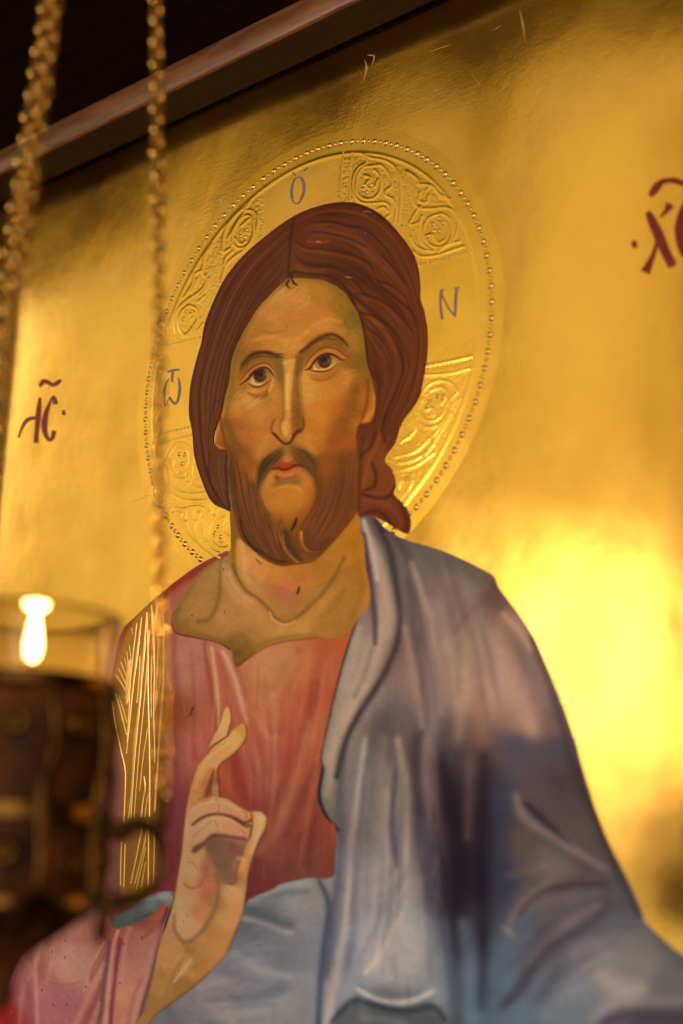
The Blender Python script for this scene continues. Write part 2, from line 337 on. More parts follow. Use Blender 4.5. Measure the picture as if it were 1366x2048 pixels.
# dark contour on the neck side and lapel
S(G_(150,55, 143,100, 153,150, 170,260, 178,340)+G_(150,410, 118,500, 75,640, 36,790, 0,960)+H_(143,100, 132,190, 158,262, 195,305), [8,9,8,8,7,7,7,8,9,8,8,9,7,6], (42,36,44), .85, 4, mm)
S(G_(160,75, 200,170, 225,260, 245,370, 240,470, 200,590, 150,710, 90,850, 40,980)+H_(180,80, 160,180), [8,14,22,28,34,34,30,26,22,18,8], (164,146,126), .72, 12, mm)
S(G_(165,80, 195,200, 215,300), [4,9,4], (176,160,150), .7, 6, mm)
S(G_(165,130, 178,240, 190,330, 205,440, 207,540), [5,9,9,9,4], (56,44,56), .85, 5, mm)
S(G_(150,480, 120,600, 80,740, 60,860), [6,12,12,8], (146,134,120), .5, 10, mm)
S(G_(195,560, 170,650, 130,740), [3,7,3], (92,80,84), .5, 7, mm)
S(G_(215,80, 262,180, 285,300, 303,420, 296,510, 268,600, 215,700, 150,800, 100,900, 62,1040), [6,10,12,10,8,8,9,9,8,6], (40,32,40), .85, 6, mm)
S(G_(262,130, 300,220, 318,330, 322,460), [6,14,14,6], (104,88,90), .5, 10, mm)
S(G_(250,100, 320,200, 340,300, 350,420, 370,600, 390,760, 400,850), [6,12,12,12,14,14,10], (58,48,54), .6, 9, mm)
S(G_(345,235, 385,360, 415,480, 440,640, 452,800), [5,10,14,14,8], (160,138,122), .62, 8, mm)
S(G_(330,300, 372,420, 395,560, 425,700, 440,830), [5,7,9,10,8], (70,54,56), .55, 7, mm)
S(G_(320,480, 350,640, 380,800, 385,850), [6,14,16,10], (150,128,114), .5, 9, mm)
S(G_(290,600, 310,750, 320,880, 330,1050), [8,18,18,12], (110,94,90), .35, 12, mm)
S(G_(660,320, 600,390, 550,440, 510,500), [3,6,7,3], (84,58,54), .75, 5, mm)
S(G_(630,300, 660,330, 672,345), 6, (66,54,54), .7, 6, mm)
S(G_(350,190, 450,230, 560,270, 640,290), 22, (80,76,74), .5, 16, mm)
S(G_(430,330, 520,350, 580,330), 26, (112,98,92), .5, 18, mm)
PF(G_(390,300, 420,300, 440,350, 400,360), (74,64,68), .5, 8, mm)
PF(G_(480,480, 560,440, 600,560, 560,760, 480,800, 450,600), (150,126,106), .55, 16, mm)
S(G_(620,430, 690,540, 740,640, 820,780, 870,860), [10,26,34,34,16], (94,72,68), .6, 16, mm)
S(G_(660,500, 700,620, 760,760, 800,860), [12,34,44,20], (160,132,112), .6, 18, mm)
S(G_(690,430, 750,500, 790,560), [5,11,4], (172,136,104), .75, 7, mm)
S(G_(800,520, 860,680, 910,840, 950,1000)+H_(1040,200, 1140,430, 1215,590), [6,9,11,11,11,10,6], (50,42,46), .7, 8, mm)
S(G_(520,600, 530,760, 520,900), 14, (152,126,110), .4, 10, mm)
S(G_(590,720, 600,840, 600,940, 585,1020), [12,22,22,10], (128,92,74), .5, 12, mm)  # warm streak: a candle's reflection painted into the mantle colour
# lower part folds
S(H_(215,60, 200,200, 205,330, 195,480, 175,640, 160,800), [4,7,9,9,8,8], (60,62,78), .6, 7, mm)
S(H_(290,0, 262,200, 240,400, 225,600, 190,780, 160,960), [6,8,9,10,12,10], (156,152,144), .7, 7, mm)
S(H_(250,0, 238,150, 245,300, 215,500), [6,10,10,6], (108,102,104), .4, 8, mm)
S(H_(305,0, 280,200, 265,400, 240,620), [4,7,8,5], (70,66,72), .5, 6, mm)
S(H_(130,470, 165,560, 150,700, 135,850, 130,963), [3,8,9,9,7], (50,60,76), .8, 6, mm)
S(H_(350,0, 345,150, 330,300), 12, (124,114,108), .4, 9, mm)
S(H_(395,100, 380,260, 390,360, 400,430), [5,8,9,4], (58,50,64), .8, 6, mm)
S(H_(400,0, 425,140, 432,300, 415,420, 370,490, 330,500), [8,12,12,11,9,5], (156,142,126), .65, 8, mm)
S(H_(360,170, 350,330, 355,470), [6,12,8], (150,138,122), .5, 8, mm)
S(H_(460,0, 470,160, 480,300, 500,430), [10,18,22,12], (60,52,58), .6, 11, mm)
S(H_(500,0, 520,140, 545,290, 560,400), [8,12,12,5], (124,108,104), .6, 9, mm)
PF(H_(465,40, 540,20, 700,20, 765,180, 775,420, 765,600, 700,720, 560,700, 500,520, 455,260), (44,37,47), .62, 20, mm)
S(H_(545,80, 580,200, 600,330, 600,460, 600,600, 600,800, 600,963), [16,34,40,38,26,14,10], (20,15,22), .55, 20, mm)
S(H_(690,60, 692,200, 690,350, 690,500, 688,700, 680,900), [14,22,26,24,14,9], (22,15,22), .5, 14, mm)
S(H_(640,60, 640,200, 635,330), [12,16,8], (84,68,70), .55, 9, mm)
S(H_(620,620, 640,760, 650,940), [12,30,22], (88,108,122), .5, 14, mm)
S(H_(735,200, 745,400, 740,560), [20,30,16], (50,56,74), .5, 14, mm)
S(H_(490,300, 510,460, 520,560), [14,22,14], (70,72,80), .5, 12, mm)
S(H_(560,620, 575,760, 590,930), [10,8,8], (62,76,88), .5, 8, mm)
S(H_(480,600, 500,750, 530,900), [12,24,12], (118,128,130), .4, 14, mm)
PF(H_(300,560, 430,520, 500,640, 510,780, 450,850, 320,830, 270,780, 290,680), (136,142,142), .6, 18, mm)
S(H_(410,590, 370,670, 330,740, 290,790), [4,9,9,4], (172,166,148), .7, 6, mm)
S(H_(430,480, 390,560, 400,600), [4,6,4], (150,144,132), .5, 6, mm)
S(H_(350,560, 320,640, 270,740), [4,7,4], (102,108,112), .5, 8, mm)
S(H_(380,740, 400,800, 460,800, 500,760), 7, (104,114,120), .4, 8, mm)
S(H_(265,845, 330,880, 400,890, 460,880, 520,850), [3,7,9,7,3], (170,176,172), .75, 6, mm)
S(H_(270,830, 300,850, 380,872, 470,860), [3,5,4,2], (90,100,104), .6, 5, mm)
PF(H_(170,963, 215,905, 250,878, 290,885, 380,908, 450,915, 515,898, 560,963, 560,1050, 170,1050), (66,74,78), .8, 6, mm)
S(H_(175,955, 225,900, 262,880, 300,892, 390,915, 450,918, 520,903, 560,950), [3,7,9,8,8,8,7,4], (38,44,52), .7, 5, mm)
S(H_(280,940, 350,950, 420,963), 10, (98,104,104), .5, 8, mm)
# right arm
S(H_(830,215, 880,260, 930,310, 990,360), [6,11,10,3], (34,30,40), .8, 6, mm)
S(H_(800,190, 820,250, 880,300, 960,350, 1040,400, 1110,440), [8,14,12,10,10,5], (118,102,100), .65, 8, mm)
S(H_(900,50, 950,140, 1010,240), [20,30,20], (66,56,58), .5, 18, mm)
S(H_(810,590, 850,540, 920,505, 1010,490, 1110,490), [5,10,11,9,4], (50,44,50), .8, 7, mm)
S(H_(775,640, 800,580, 850,525, 920,480), [6,10,9,4], (112,98,92), .5, 8, mm)
S(H_(760,640, 790,660), 7, (120,112,108), .5, 6, mm)
S(H_(760,900, 820,830, 880,730, 950,680, 1050,620, 1110,560), [8,18,22,18,14,5], (50,48,58), .75, 11, mm)
S(H_(1080,560, 980,620, 890,690, 840,760), [5,12,12,5], (104,96,94), .5, 10, mm)
S(H_(780,460, 900,430, 940,470), [6,14,8], (96,84,80), .4, 10, mm)
S(H_(1180,600, 1080,660, 960,760, 880,880), [20,34,34,20], (74,82,92), .5, 20, mm)
S(H_(1000,860, 1060,780, 1150,740, 1240,760), [24,46,44,24], (112,116,116), .5, 22, mm)
S(H_(1090,800, 1160,850, 1230,850), [14,26,14], (138,136,130), .5, 16, mm)
S(H_(900,930, 980,850, 1020,770), [10,20,12], (108,116,124), .4, 14, mm)
S(H_(1090,963, 1160,930, 1260,920, 1366,930), [14,26,34,40], (50,46,62), .75, 12, mm)
S(H_(1060,950, 1120,900, 1220,890, 1366,890), [8,14,16,18], (124,126,124), .5, 10, mm)
S(H_(1290,680, 1340,730, 1400,760), 16, (60,64,68), .5, 12, mm)
# lower mantle behind the hand
S(F_(690,1400, 800,1420, 900,1460, 990,1490), [5,9,9,5], (142,142,142), .65, 6, mm)
S(F_(710,1330, 790,1370, 900,1420, 980,1440), [12,20,18,12], (66,76,82), .7, 8, mm)
S(F_(740,1300, 850,1250, 930,1210, 1000,1195, 1100,1190), [8,13,13,11,8], (124,132,132), .6, 8, mm)
S(F_(800,1290, 880,1260, 980,1240, 1090,1235), [3,7,8,5], (80,88,92), .6, 6, mm)
S(F_(620,1560, 720,1590, 850,1620, 980,1640), [10,26,26,16], (88,98,112), .5, 14, mm)
S(F_(640,1620, 740,1680, 860,1730, 980,1760), [6,12,10,6], (130,134,134), .55, 8, mm)
S(F_(540,1720, 640,1740, 740,1780, 820,1800), [6,16,18,6], (88,96,108), .6, 10, mm)
PF(F_(610,1860, 700,1870, 800,1840, 900,1790, 980,1800, 940,1870, 820,1890, 720,1910, 630,1900), (80,90,98), .75, 8, mm)
S(F_(420,1830, 520,1800, 640,1820), [8,16,8], (132,136,134), .5, 10, mm)
S(F_(300,1960, 400,2000, 520,2060, 640,2100), [8,12,10,8], (88,96,104), .6, 8, mm)
S(F_(420,1900, 540,1960, 640,2040), [6,14,8], (130,132,130), .5, 9, mm)
S(F_(560,1930, 700,1990, 800,1970, 940,1900), [6,16,16,8], (130,134,132), .45, 10, mm)
S(F_(880,1960, 900,2030, 980,2060), 10, (98,108,112), .5, 8, mm)
S(F_(240,1950, 260,2048), 14, (84,90,98), .6, 8, mm)
for _ in range(170):
    x = random.uniform(660, 900); y = random.uniform(1200, 2000); l = random.uniform(40, 120)
    S([(x, y), (x + rng.normal(0, 4), y + l * .5), (x + rng.normal(0, 8), y + l)], [.5, random.uniform(3, 7), .5], random.choice([(150,140,130),(60,56,64),(120,116,116)]), random.uniform(.05, .12), 5, mm)
C += (mm * .9)[..., None] * C * (np.array([.13, .08, .03], np.float32))
tl = np.clip((np.arange(CH) + Y0 - 1500) / 350, 0, 1)[:, None].astype(np.float32)
C += (mm * tl)[..., None] * C * (np.array([.10, .07, .03], np.float32))
S(G_(150,55, 143,100, 153,150, 170,260, 178,340)+G_(150,410, 118,500, 75,640, 36,790, 0,960)+H_(143,100, 132,190, 158,262, 195,305), 7, (44,36,42), .75, 4, mm)
mfold = [G_(215,80, 300,220, 345,400, 385,620, 400,850)+H_(470,60, 480,240, 500,420), G_(300,150, 390,350, 430,560, 470,800)+H_(520,60, 540,260), G_(420,190, 500,420, 530,640, 560,850), G_(560,260, 620,430, 680,640, 720,860), G_(655,330, 760,500, 850,720, 900,900)]
FAMILY(mfold, [(176,156,142),(150,132,122)], 27, (5, 12), (0.072, 0.180), mm, 8, seg=(0, .9), jit=3); FAMILY(mfold, [(64,52,60),(80,64,70)], 27, (5, 12), (0.084, 0.192), mm, 8, seg=(0, .9), jit=3)
mlow = [H_(215,60, 210,300, 190,600, 150,900), H_(280,0, 260,300, 240,600, 200,850), H_(350,60, 330,300, 320,560, 270,780), H_(430,60, 430,330, 420,560, 400,780), H_(490,200, 520,460, 540,700, 560,900)]
FAMILY(mlow, [(176,170,160),(150,154,156)], 22, (4, 10), (0.072, 0.180), mm, 7, jit=3); FAMILY(mlow, [(70,70,82),(86,92,102)], 27, (4, 10), (0.084, 0.192), mm, 7, jit=3)
marm = [H_(800,190, 920,300, 1100,430), H_(770,640, 880,510, 1110,480), H_(760,800, 900,650, 1130,560), H_(800,950, 960,760, 1190,640), H_(900,950, 1040,820, 1300,720)]
FAMILY(marm, [(140,130,126),(118,112,114)], 20, (5, 12), (0.072, 0.168), mm, 9, jit=4); FAMILY(marm, [(56,50,60),(66,70,80)], 20, (5, 12), (0.072, 0.180), mm, 9, jit=4)
mwst = [F_(640,1560, 800,1430, 990,1400), F_(560,1700, 760,1620, 990,1640), F_(430,1830, 700,1790, 990,1760), F_(330,1950, 620,1930, 990,1900), F_(300,2040, 600,2060, 990,2030)]
FAMILY(mwst, [(150,154,154),(136,140,142)], 18, (4, 9), (0.084, 0.192), mm, 7, jit=3); FAMILY(mwst, [(76,86,98),(84,92,104)], 18, (4, 9), (0.084, 0.192), mm, 7, jit=3)
# ---------------------------------------------------------------- cuff + sleeve
mc = poly_mask(O_cuff, 1)
FIELD(mc, [(235,1840,(88,92,88)),(270,1820,(96,102,104)),(300,1800,(124,128,132)),(330,1792,(150,152,158)),(320,1812,(100,108,116)),(280,1836,(92,96,98))], 12)
S(S5(1120,70, 1210,50, 1300,40), [5,8,6], (158,158,166), .7, 5, mc)
S(S5(1020,230, 1100,200, 1220,150), [3,5,2], (70,74,80), .6, 4, mc)
S(S5(1300,20, 1322,60, 1290,160), 4, (70,70,70), .6, 3, mc)
ms = poly_mask(O_sleeve, 1); BROAD[id(ms)] = 1.15
FIELD(ms, [(180,1820,(140,84,74)),(140,1860,(170,98,86)),(100,1880,(164,92,80)),(60,1930,(150,80,74)),(40,1980,(148,74,76)),(10,2030,(140,40,40)),(90,1990,(168,94,92)),(130,1920,(180,112,98)),(160,1940,(182,116,96)),(130,2000,(160,88,86)),(170,2030,(156,82,80)),
 (200,1870,(158,88,76)),(240,1870,(150,74,68)),(290,1840,(140,66,58)),(310,1830,(170,90,66)),(280,1880,(178,102,88)),(270,1950,(184,112,94)),(245,1990,(188,114,90)),(230,2040,(186,106,86)),(300,1890,(176,104,90)),(120,2150,(160,88,84)),(0,2150,(130,50,50))], 20)
S(S5(1262,110, 1215,230, 1150,330, 1080,380), [4,12,10,4], (196,110,80), .6, 6, ms)
S(S5(1000,270, 1150,190, 1250,130, 1200,260, 1080,370), [4,10,10,10,4], (136,60,56), .5, 6, ms)
S(S5(1270,140, 1225,290, 1185,480, 1150,640, 1100,820, 1050,1017), [5,8,9,10,11,10], (98,48,60), .85, 4, ms)
S(S5(1240,260, 1180,420, 1120,620, 1060,800, 1000,1017), [5,12,15,14,12], (190,118,102), .6, 8, ms)
S(S5(1070,680, 1010,830, 970,1017), [4,7,7], (150,84,78), .5, 5, ms)
S(S5(895,310, 862,420, 835,600, 815,800, 800,1017), [5,8,7,7,6], (202,130,112), .75, 4, ms)
S(S5(985,290, 955,380, 935,560, 925,700), [6,9,8,3], (190,116,102), .7, 5, ms)
S(S5(915,380, 890,520, 868,700, 850,860, 840,1017), [5,8,10,10,9], (110,42,56), .75, 4, ms)
S(S5(905,385, 930,400), 5, (190,52,50), .7, 3, ms)
S(S5(830,400, 810,560, 790,700, 770,900, 750,1017), [5,8,10,10,8], (90,50,62), .7, 5, ms)
S(S5(800,420, 740,520, 700,600, 690,680, 750,570, 800,470), [3,8,9,8,8,3], (148,68,66), .6, 4, ms)
S(S5(790,400, 735,490, 680,610, 660,700, 640,760), [3,6,7,6,3], (196,124,106), .6, 4, ms)
S(S5(790,560, 720,700, 640,870, 570,1017), [3,10,11,9], (194,118,96), .7, 5, ms)
S(S5(770,700, 720,850, 640,1017), [5,10,8], (128,64,68), .65, 5, ms)
S(S5(750,860, 700,1017), [8,10], (186,108,90), .6, 4, ms)
S(S5(345,310, 300,430, 268,580, 275,760, 285,1017), [6,8,7,6,6], (194,128,110), .6, 5, ms)
S(S5(430,310, 400,450, 380,600, 350,700), [4,8,8,4], (184,116,96), .5, 6, ms)
S(S5(225,560, 240,640, 175,760, 150,1000), [4,8,9,8], (176,110,98), .5, 6, ms)
S(S5(200,700, 230,850, 230,1017), [5,10,9], (132,66,72), .5, 6, ms)
S(S5(60,800, 40,900, 60,1017), [10,18,16], (140,34,36), .6, 8, ms)
PF(S5(460,430, 640,420, 700,480, 640,640, 560,715, 420,700, 420,560), (186,120,102), .5, 9, ms)
S(S5(370,700, 500,722, 600,700), [2,3,2], (140,76,66), .4, 3, ms)
PF(S5(330,780, 560,740, 600,860, 520,1017, 320,1017), (154,84,86), .5, 12, ms)
for _ in range(160):
    x, y = random.uniform(20, 290), random.uniform(1850, 2048); l = random.uniform(6, 22)
    S([(x, y), (x + l * .2, y + l * .5), (x + l * .1, y + l)], [.5, random.uniform(1, 2.5), .5], random.choice([(200,136,120),(150,76,74),(190,110,90)]), random.uniform(.12, .3), 1.5, ms, 3)
for x, y in S5(495,383, 393,468, 730,368, 493,512, 938,412, 1078,362, 650,735, 508,870, 402,870, 318,760, 910,705, 905,365):
    S([(x, y - 1.5), (x, y + 1.5)], 1.8, (60,24,20), .9, 1, ms, 2)
# ---------------------------------------------------------------- neck and chest
mn = poly_mask(O_neck, 1)
FIELD(mn, [(463,1060,(124,82,24)),(470,1110,(150,106,40)),(476,1150,(172,122,52)),(440,1120,(160,116,70)),(410,1150,(168,116,62)),(380,1200,(166,112,54)),(360,1240,(146,96,44)),(400,1225,(170,114,54)),(430,1180,(164,112,54)),(460,1150,(188,134,78)),
 (450,1240,(182,124,60)),(500,1230,(186,128,64)),(500,1180,(192,130,66)),(490,1120,(192,126,72)),(510,1150,(192,126,66)),(560,1160,(182,114,50)),(574,1185,(176,96,60)),(600,1140,(170,106,40)),(560,1210,(176,116,52)),(640,1130,(158,102,34)),(620,1190,(168,112,46)),
 (560,1268,(190,134,62)),(520,1270,(174,118,54)),(480,1290,(138,94,38)),(478,1310,(112,72,30)),(600,1260,(186,130,56)),(640,1220,(176,118,44)),(680,1180,(170,112,38)),(700,1120,(164,106,34)),(700,1060,(160,102,30)),(715,1180,(164,106,40)),(680,1250,(158,106,42)),(640,1265,(168,112,46)),(560,1100,(150,92,36)),(705,1000,(150,92,26)),(712,900,(140,86,22))], 16)
S(E_(452,60, 462,160, 470,240), [9,13,10], (122,86,26), .75, 6, mn)
S(E_(485,60, 480,150, 488,230, 510,290), [6,12,10,5], (190,136,44), .8, 5, mn)
S(E_(500,70, 515,160, 520,240, 545,290), [8,16,14,6], (206,144,88), .75, 7, mn)
S(E_(450,190, 472,245, 520,325, 590,375, 655,440, 680,478, 735,508, 800,478, 870,420, 950,340, 1010,250, 1060,150), [4,5,6,6,6,7,8,8,8,9,8,6], (122,80,28), .75, 5, mn)
S(E_(700,490, 740,480, 790,455), [6,15,6], (146,98,42), .55, 8, mn)
S(E_(655,450, 675,490, 735,518, 790,500), [3,5,4,2], (216,160,96), .75, 3, mn)
S(E_(385,165, 382,300, 368,400, 325,485, 260,500), [3,6,8,9,5], (128,88,34), .75, 6, mn)
S(E_(400,200, 420,300, 480,380, 540,420), [8,16,16,8], (196,140,76), .5, 10, mn)
S(E_(150,440, 200,350, 270,245, 350,180), [7,8,7,4], (126,86,36), .6, 6, mn)
S(E_(140,450, 140,505, 165,548, 250,570, 370,600, 430,630), [8,10,9,8,8,6], (130,90,38), .75, 7, mn)
S(E_(480,710, 540,670, 640,612, 750,585, 900,572), [12,12,8,6,4], (136,96,40), .6, 7, mn)
S(E_(180,470, 260,420, 330,320, 350,230), [12,26,20,8], (178,124,66), .45, 12, mn)
S(E_(430,240, 480,330, 560,400), [4,6,3], (206,152,92), .55, 5, mn)
S(E_(860,130, 800,300, 700,330), [20,44,30], (166,102,44), .35, 22, mn)
S(E_(1060,330, 1000,420, 940,470), [8,16,8], (142,96,36), .5, 10, mn)
S(E_(1120,60, 1135,200, 1155,330, 1120,450, 1080,540), [8,12,12,12,8], (150,98,34), .55, 9, mn)
S(E_(1000,330, 900,450, 800,520), [10,24,12], (190,132,56), .5, 14, mn)
S(E_(640,560, 600,470, 560,440), [14,30,16], (192,134,62), .5, 16, mn)
PF(E_(700,290, 780,280, 800,360, 760,390, 710,370), (184,100,70), .55, 9, mn)
S(E_(815,308, 812,330, 803,350), [2.5,5.5,3], (60,34,12), .95, 2, mn)
S(E_(578,158, 600,180, 612,185), [1.5,3,1.5], (96,60,24), .8, 1.5, mn)
for x, y in E_(230,467, 402,215, 407,450, 468,38, 395,155): S([(x, y - 1.2), (x, y + 1.2)], 1.8, (50,26,12), .9, 1, mn, 2)
for _ in range(420):
    x, y = random.uniform(350, 715), random.uniform(1110, 1300); l = random.uniform(8, 22); an = random.uniform(.4, 1.2)
    S([(x, y), (x + l * .5 * math.cos(an), y + l * .5 * math.sin(an)), (x + l * math.cos(an), y + l * math.sin(an))], [.4, random.uniform(1, 2.6), .4], random.choice([(206,150,84),(160,108,48),(190,124,60)]), random.uniform(.08, .22), 1.6, mn, 3)
# ---------------------------------------------------------------- face
mf = poly_mask(O_face, 1)
FIELD(mf, [(575,565,(150,104,40)),(560,590,(196,142,80)),(600,600,(190,132,70)),(640,590,(166,112,44)),(680,610,(140,98,34)),(700,640,(122,90,30)),(540,620,(190,132,72)),(590,640,(188,124,62)),(640,640,(186,120,56)),(670,660,(178,114,52)),
 (510,650,(172,112,52)),(500,690,(166,106,48)),(540,680,(188,122,58)),(580,690,(192,130,64)),(620,670,(186,122,56)),(655,655,(190,128,66)),(700,690,(160,104,40)),(712,720,(130,92,34)),(480,700,(140,90,38)),(470,740,(148,98,40)),
 (468,780,(162,108,46)),(500,800,(196,140,76)),(480,820,(186,122,54)),(520,830,(192,128,64)),(470,850,(156,92,34)),(490,870,(172,104,50)),(520,870,(184,116,56)),(540,800,(178,120,54)),(545,840,(184,120,58)),(530,900,(178,112,52)),(490,930,(150,78,30)),(470,900,(120,66,22)),
 (580,740,(206,150,82)),(620,780,(196,138,64)),(650,780,(192,126,54)),(690,760,(184,120,52)),(715,760,(150,96,36)),(640,830,(192,120,48)),(680,820,(188,108,40)),(710,830,(150,88,30)),(640,870,(184,112,44)),(670,870,(186,96,36)),(700,870,(146,80,26)),(620,880,(176,112,46)),
 (600,870,(180,118,50)),(690,920,(120,66,20)),(650,930,(140,74,26)),(640,960,(130,72,24)),(690,980,(104,56,14)),(560,1000,(188,124,52)),(590,1000,(186,118,46)),(540,990,(168,104,40)),(600,1030,(156,90,30)),(560,1040,(150,88,32)),(500,980,(136,74,26)),(480,1000,(120,64,20)),
 (520,1040,(120,68,24)),(500,1080,(100,56,18)),(560,1100,(104,58,18)),(620,1080,(110,60,16)),(660,1030,(112,60,14)),(700,960,(116,66,16)),(580,905,(146,106,46)),(610,960,(184,118,54)),(525,960,(180,118,60)),(735,800,(170,100,34)),(740,770,(150,92,26)),(722,850,(170,100,34))], 13, 1.7)
# forehead modelling
S(A(640,470, 740,480, 830,520, 890,580, 920,650, 950,760, 970,900, 980,1000), [6,10,14,15,17,20,22,18], (116,88,32), .45, 9, mf)
S(A(860,640, 900,720, 910,800), [12,20,12], (136,104,44), .5, 12, mf)
S(A(560,480, 470,560, 400,640, 340,740, 300,830, 280,920, 270,1020)+B(250,150, 225,250), [4,7,9,10,11,11,11,10,8], (118,90,38), .55, 8, mf)
for k in range(26):
    x, y = A(570 + random.uniform(-60, 90), 540 + random.uniform(-50, 80))[0]
    S([(x, y), (x - 7, y + 9), (x - 20, y + 17)], [.5, random.uniform(1.5, 3), .5], (216,160,98), random.uniform(.15, .35), 1.6, mf, 4)
S(A(680,560, 670,590, 640,620), [1,2.5,1], (224,176,118), .5, 1.6, mf)
S(A(380,790, 470,770, 560,790, 640,770, 700,710, 780,680, 850,690), [4,7,7,7,7,7,4], (208,148,76), .45, 6, mf)
S(A(400,735, 480,750, 560,735), [2,4,2], (160,98,40), .45, 4, mf)
S(A(540,800, 600,830, 620,860), [8,18,8], (204,144,74), .5, 8, mf)
PF(A(420,600, 560,540, 740,560, 840,640, 800,690, 640,700, 460,720, 380,700), (186,118,58), .35, 18, mf)
# under-brow shade, sockets
PF(A(330,915, 380,875, 470,868, 545,890, 548,960, 535,1020, 500,960, 440,905, 380,925, 320,990), (120,84,38), .6, 5, mf)
PF(EY(540,300, 600,330, 620,470, 590,600, 545,520, 530,400), (108,76,34), .5, 5, mf)
PF(EY(600,250, 720,255, 780,210, 785,300, 770,400, 740,520, 620,420, 590,330), (124,92,34), .35, 5, mf)
PF(EY(745,240, 800,215, 900,170, 980,130, 1100,80, 1180,120, 1240,200, 1180,220, 1080,170, 980,190, 880,260, 820,370, 780,440, 740,440), (112,76,34), .7, 4, mf)
PF(EY(1250,180, 1290,240, 1270,330, 1200,340, 1240,260), (158,100,48), .5, 6, mf)
# nose
PF(EY(735,290, 780,250, 775,420, 780,600, 800,760, 815,880, 800,960, 770,980, 730,960, 715,880, 725,700, 722,500), (106,74,26), .72, 4, mf)
PF(EY(545,290, 600,270, 625,340, 630,480, 615,640, 600,560, 570,440), (124,90,38), .5, 5, mf)
S(EY(612,300, 626,430, 622,560, 625,720, 622,850, 590,900), [5,7,7,7,6,4], (128,84,34), .55, 4, mf)
S(EY(735,290, 722,440, 712,600, 705,740, 705,860, 712,940, 700,1010), [4,5,6,7,8,8,5], (150,70,30), .65, 4, mf)
PF(EY(615,285, 665,300, 735,280, 720,420, 700,600, 690,780, 690,860, 640,850, 628,700, 630,520, 625,400), (212,156,84), .75, 3, mf)
S(EY(660,430, 655,600, 660,760), [4,7,5], (232,184,116), .65, 4, mf)
S(EY(625,320, 680,300, 725,295), [4,6,3], (218,166,92), .6, 3, mf)
PF(EY(600,900, 640,870, 680,890, 695,950, 680,1020, 640,1050, 600,1010, 585,950), (212,152,78), .75, 4, mf)
S(EY(640,900, 625,950, 640,1000), [4,9,4], (226,170,94), .5, 5, mf)
PF(EY(520,890, 570,880, 590,940, 580,1010, 540,1010, 505,980), (186,120,54), .7, 4, mf)
S(EY(530,880, 500,940, 505,990, 520,1010), [3,5,5,3], (120,76,34), .7, 3, mf)
S(EY(600,870, 585,930, 590,990, 600,1030), [2,4,4,2], (150,92,40), .6, 3, mf)
S(EY(515,1005, 550,1035, 590,1080, 640,1110, 690,1090, 730,1020, 770,990, 805,975), [5,6,5,5,6,7,7,4], (96,36,22), .9, 2.5, mf)
S(EY(720,1020, 760,980, 790,970), [5,10,4], (110,44,30), .7, 4, mf)
S(EY(735,930, 780,930, 800,890), [10,14,6], (140,82,42), .5, 7, mf)
S(EY(808,850, 815,930, 795,985), [3,4,3], (110,60,28), .7, 3, mf)
# eyelids, eyes
def eye(w, up, lo, crease, iris, pupil, r, pr, hl, shade):
    m = poly_mask(catmull(w, 6, True), 1) * mf
    FIELD(m, [(p[0], p[1], (160,118,70)) for p in w[::3]], 10)
    PF(shade, (110,76,36), .75, 3, m)
    S(hl, [1.2, 3.4, 3.8, 1.2], (222,186,130), .85, 2, m)
    x, y = iris
    PF([(x + r * math.cos(t), y + r * 1.1 * math.sin(t)) for t in np.linspace(0, 6.28, 12, endpoint=False)], (66,34,14), 1, 1, m)
    PF([(x + r * .62 * math.cos(t) + 1, y + 2 + r * .62 * math.sin(t)) for t in np.linspace(0, 6.28, 12, endpoint=False)], (112,66,30), .8, 2, m)
    S([(x + r * .5, y - r * .5), (x + r * .75, y), (x + r * .5, y + r * .6)], [1, 3, 1], (146,96,48), .7, 2, m)
    x, y = pupil
    PF([(x + pr * math.cos(t), y + pr * math.sin(t)) for t in np.linspace(0, 6.28, 10, endpoint=False)], (18,12,8), 1, 1, mf)
    S([(x - 2.5, y - 3), (x - 1, y - 4)], 1.6, (84,62,44), .6, 1, mf, 3)
    S(up, [2, 5, 6, 5.5, 4, 2], (84,32,16), .92, 2, mf)
    S(lo, [1.5, 3, 3.4, 2.8, 1.2], (104,48,24), .85, 1.8, mf)
    S(crease, [2, 3.6, 3.6, 3.2, 2], (124,50,24), .85, 2, mf)
PF(EY(205,480, 260,400, 330,350, 420,325, 490,350, 520,400, 480,380, 420,365, 360,385, 290,450, 215,530), (176,112,58), .8, 2, mf)
PF(EY(835,370, 880,290, 950,220, 1040,185, 1130,190, 1200,240, 1240,265, 1190,285, 1120,245, 1040,235, 970,250, 900,320, 855,380), (180,112,52), .8, 2, mf)
eye(EY(260,500, 300,440, 350,395, 420,375, 470,385, 515,430, 510,470, 450,510, 380,540, 310,540), EY(195,535, 270,480, 320,420, 370,385, 430,368, 480,385, 522,445), EY(275,525, 330,555, 400,550, 450,520, 500,490), EY(205,485, 270,405, 340,350, 420,320, 480,335, 515,375), EY(390,440)[0], EY(390,432)[0], 12.6, 5.6, EY(290,500, 330,525, 390,530, 440,510), EY(300,440, 380,380, 470,385, 500,420, 400,410, 330,440))
eye(EY(850,385, 900,320, 960,265, 1040,240, 1110,250, 1170,290, 1140,330, 1090,370, 1020,395, 930,385), EY(830,390, 880,370, 920,310, 980,255, 1050,232, 1120,248, 1170,285, 1215,297), EY(860,385, 920,400, 1000,405, 1070,385, 1140,330), EY(828,350, 880,270, 950,205, 1030,170, 1130,185, 1200,235, 1260,268), EY(1020,300)[0], EY(1013,287)[0], 13.4, 5.6, EY(920,375, 980,388, 1050,378, 1100,330), EY(900,310, 980,250, 1060,240, 1140,270, 1060,262, 960,300))
S(EY(915,345, 925,375, 940,385), [3,6,3], (226,190,134), .7, 2.5, mf)
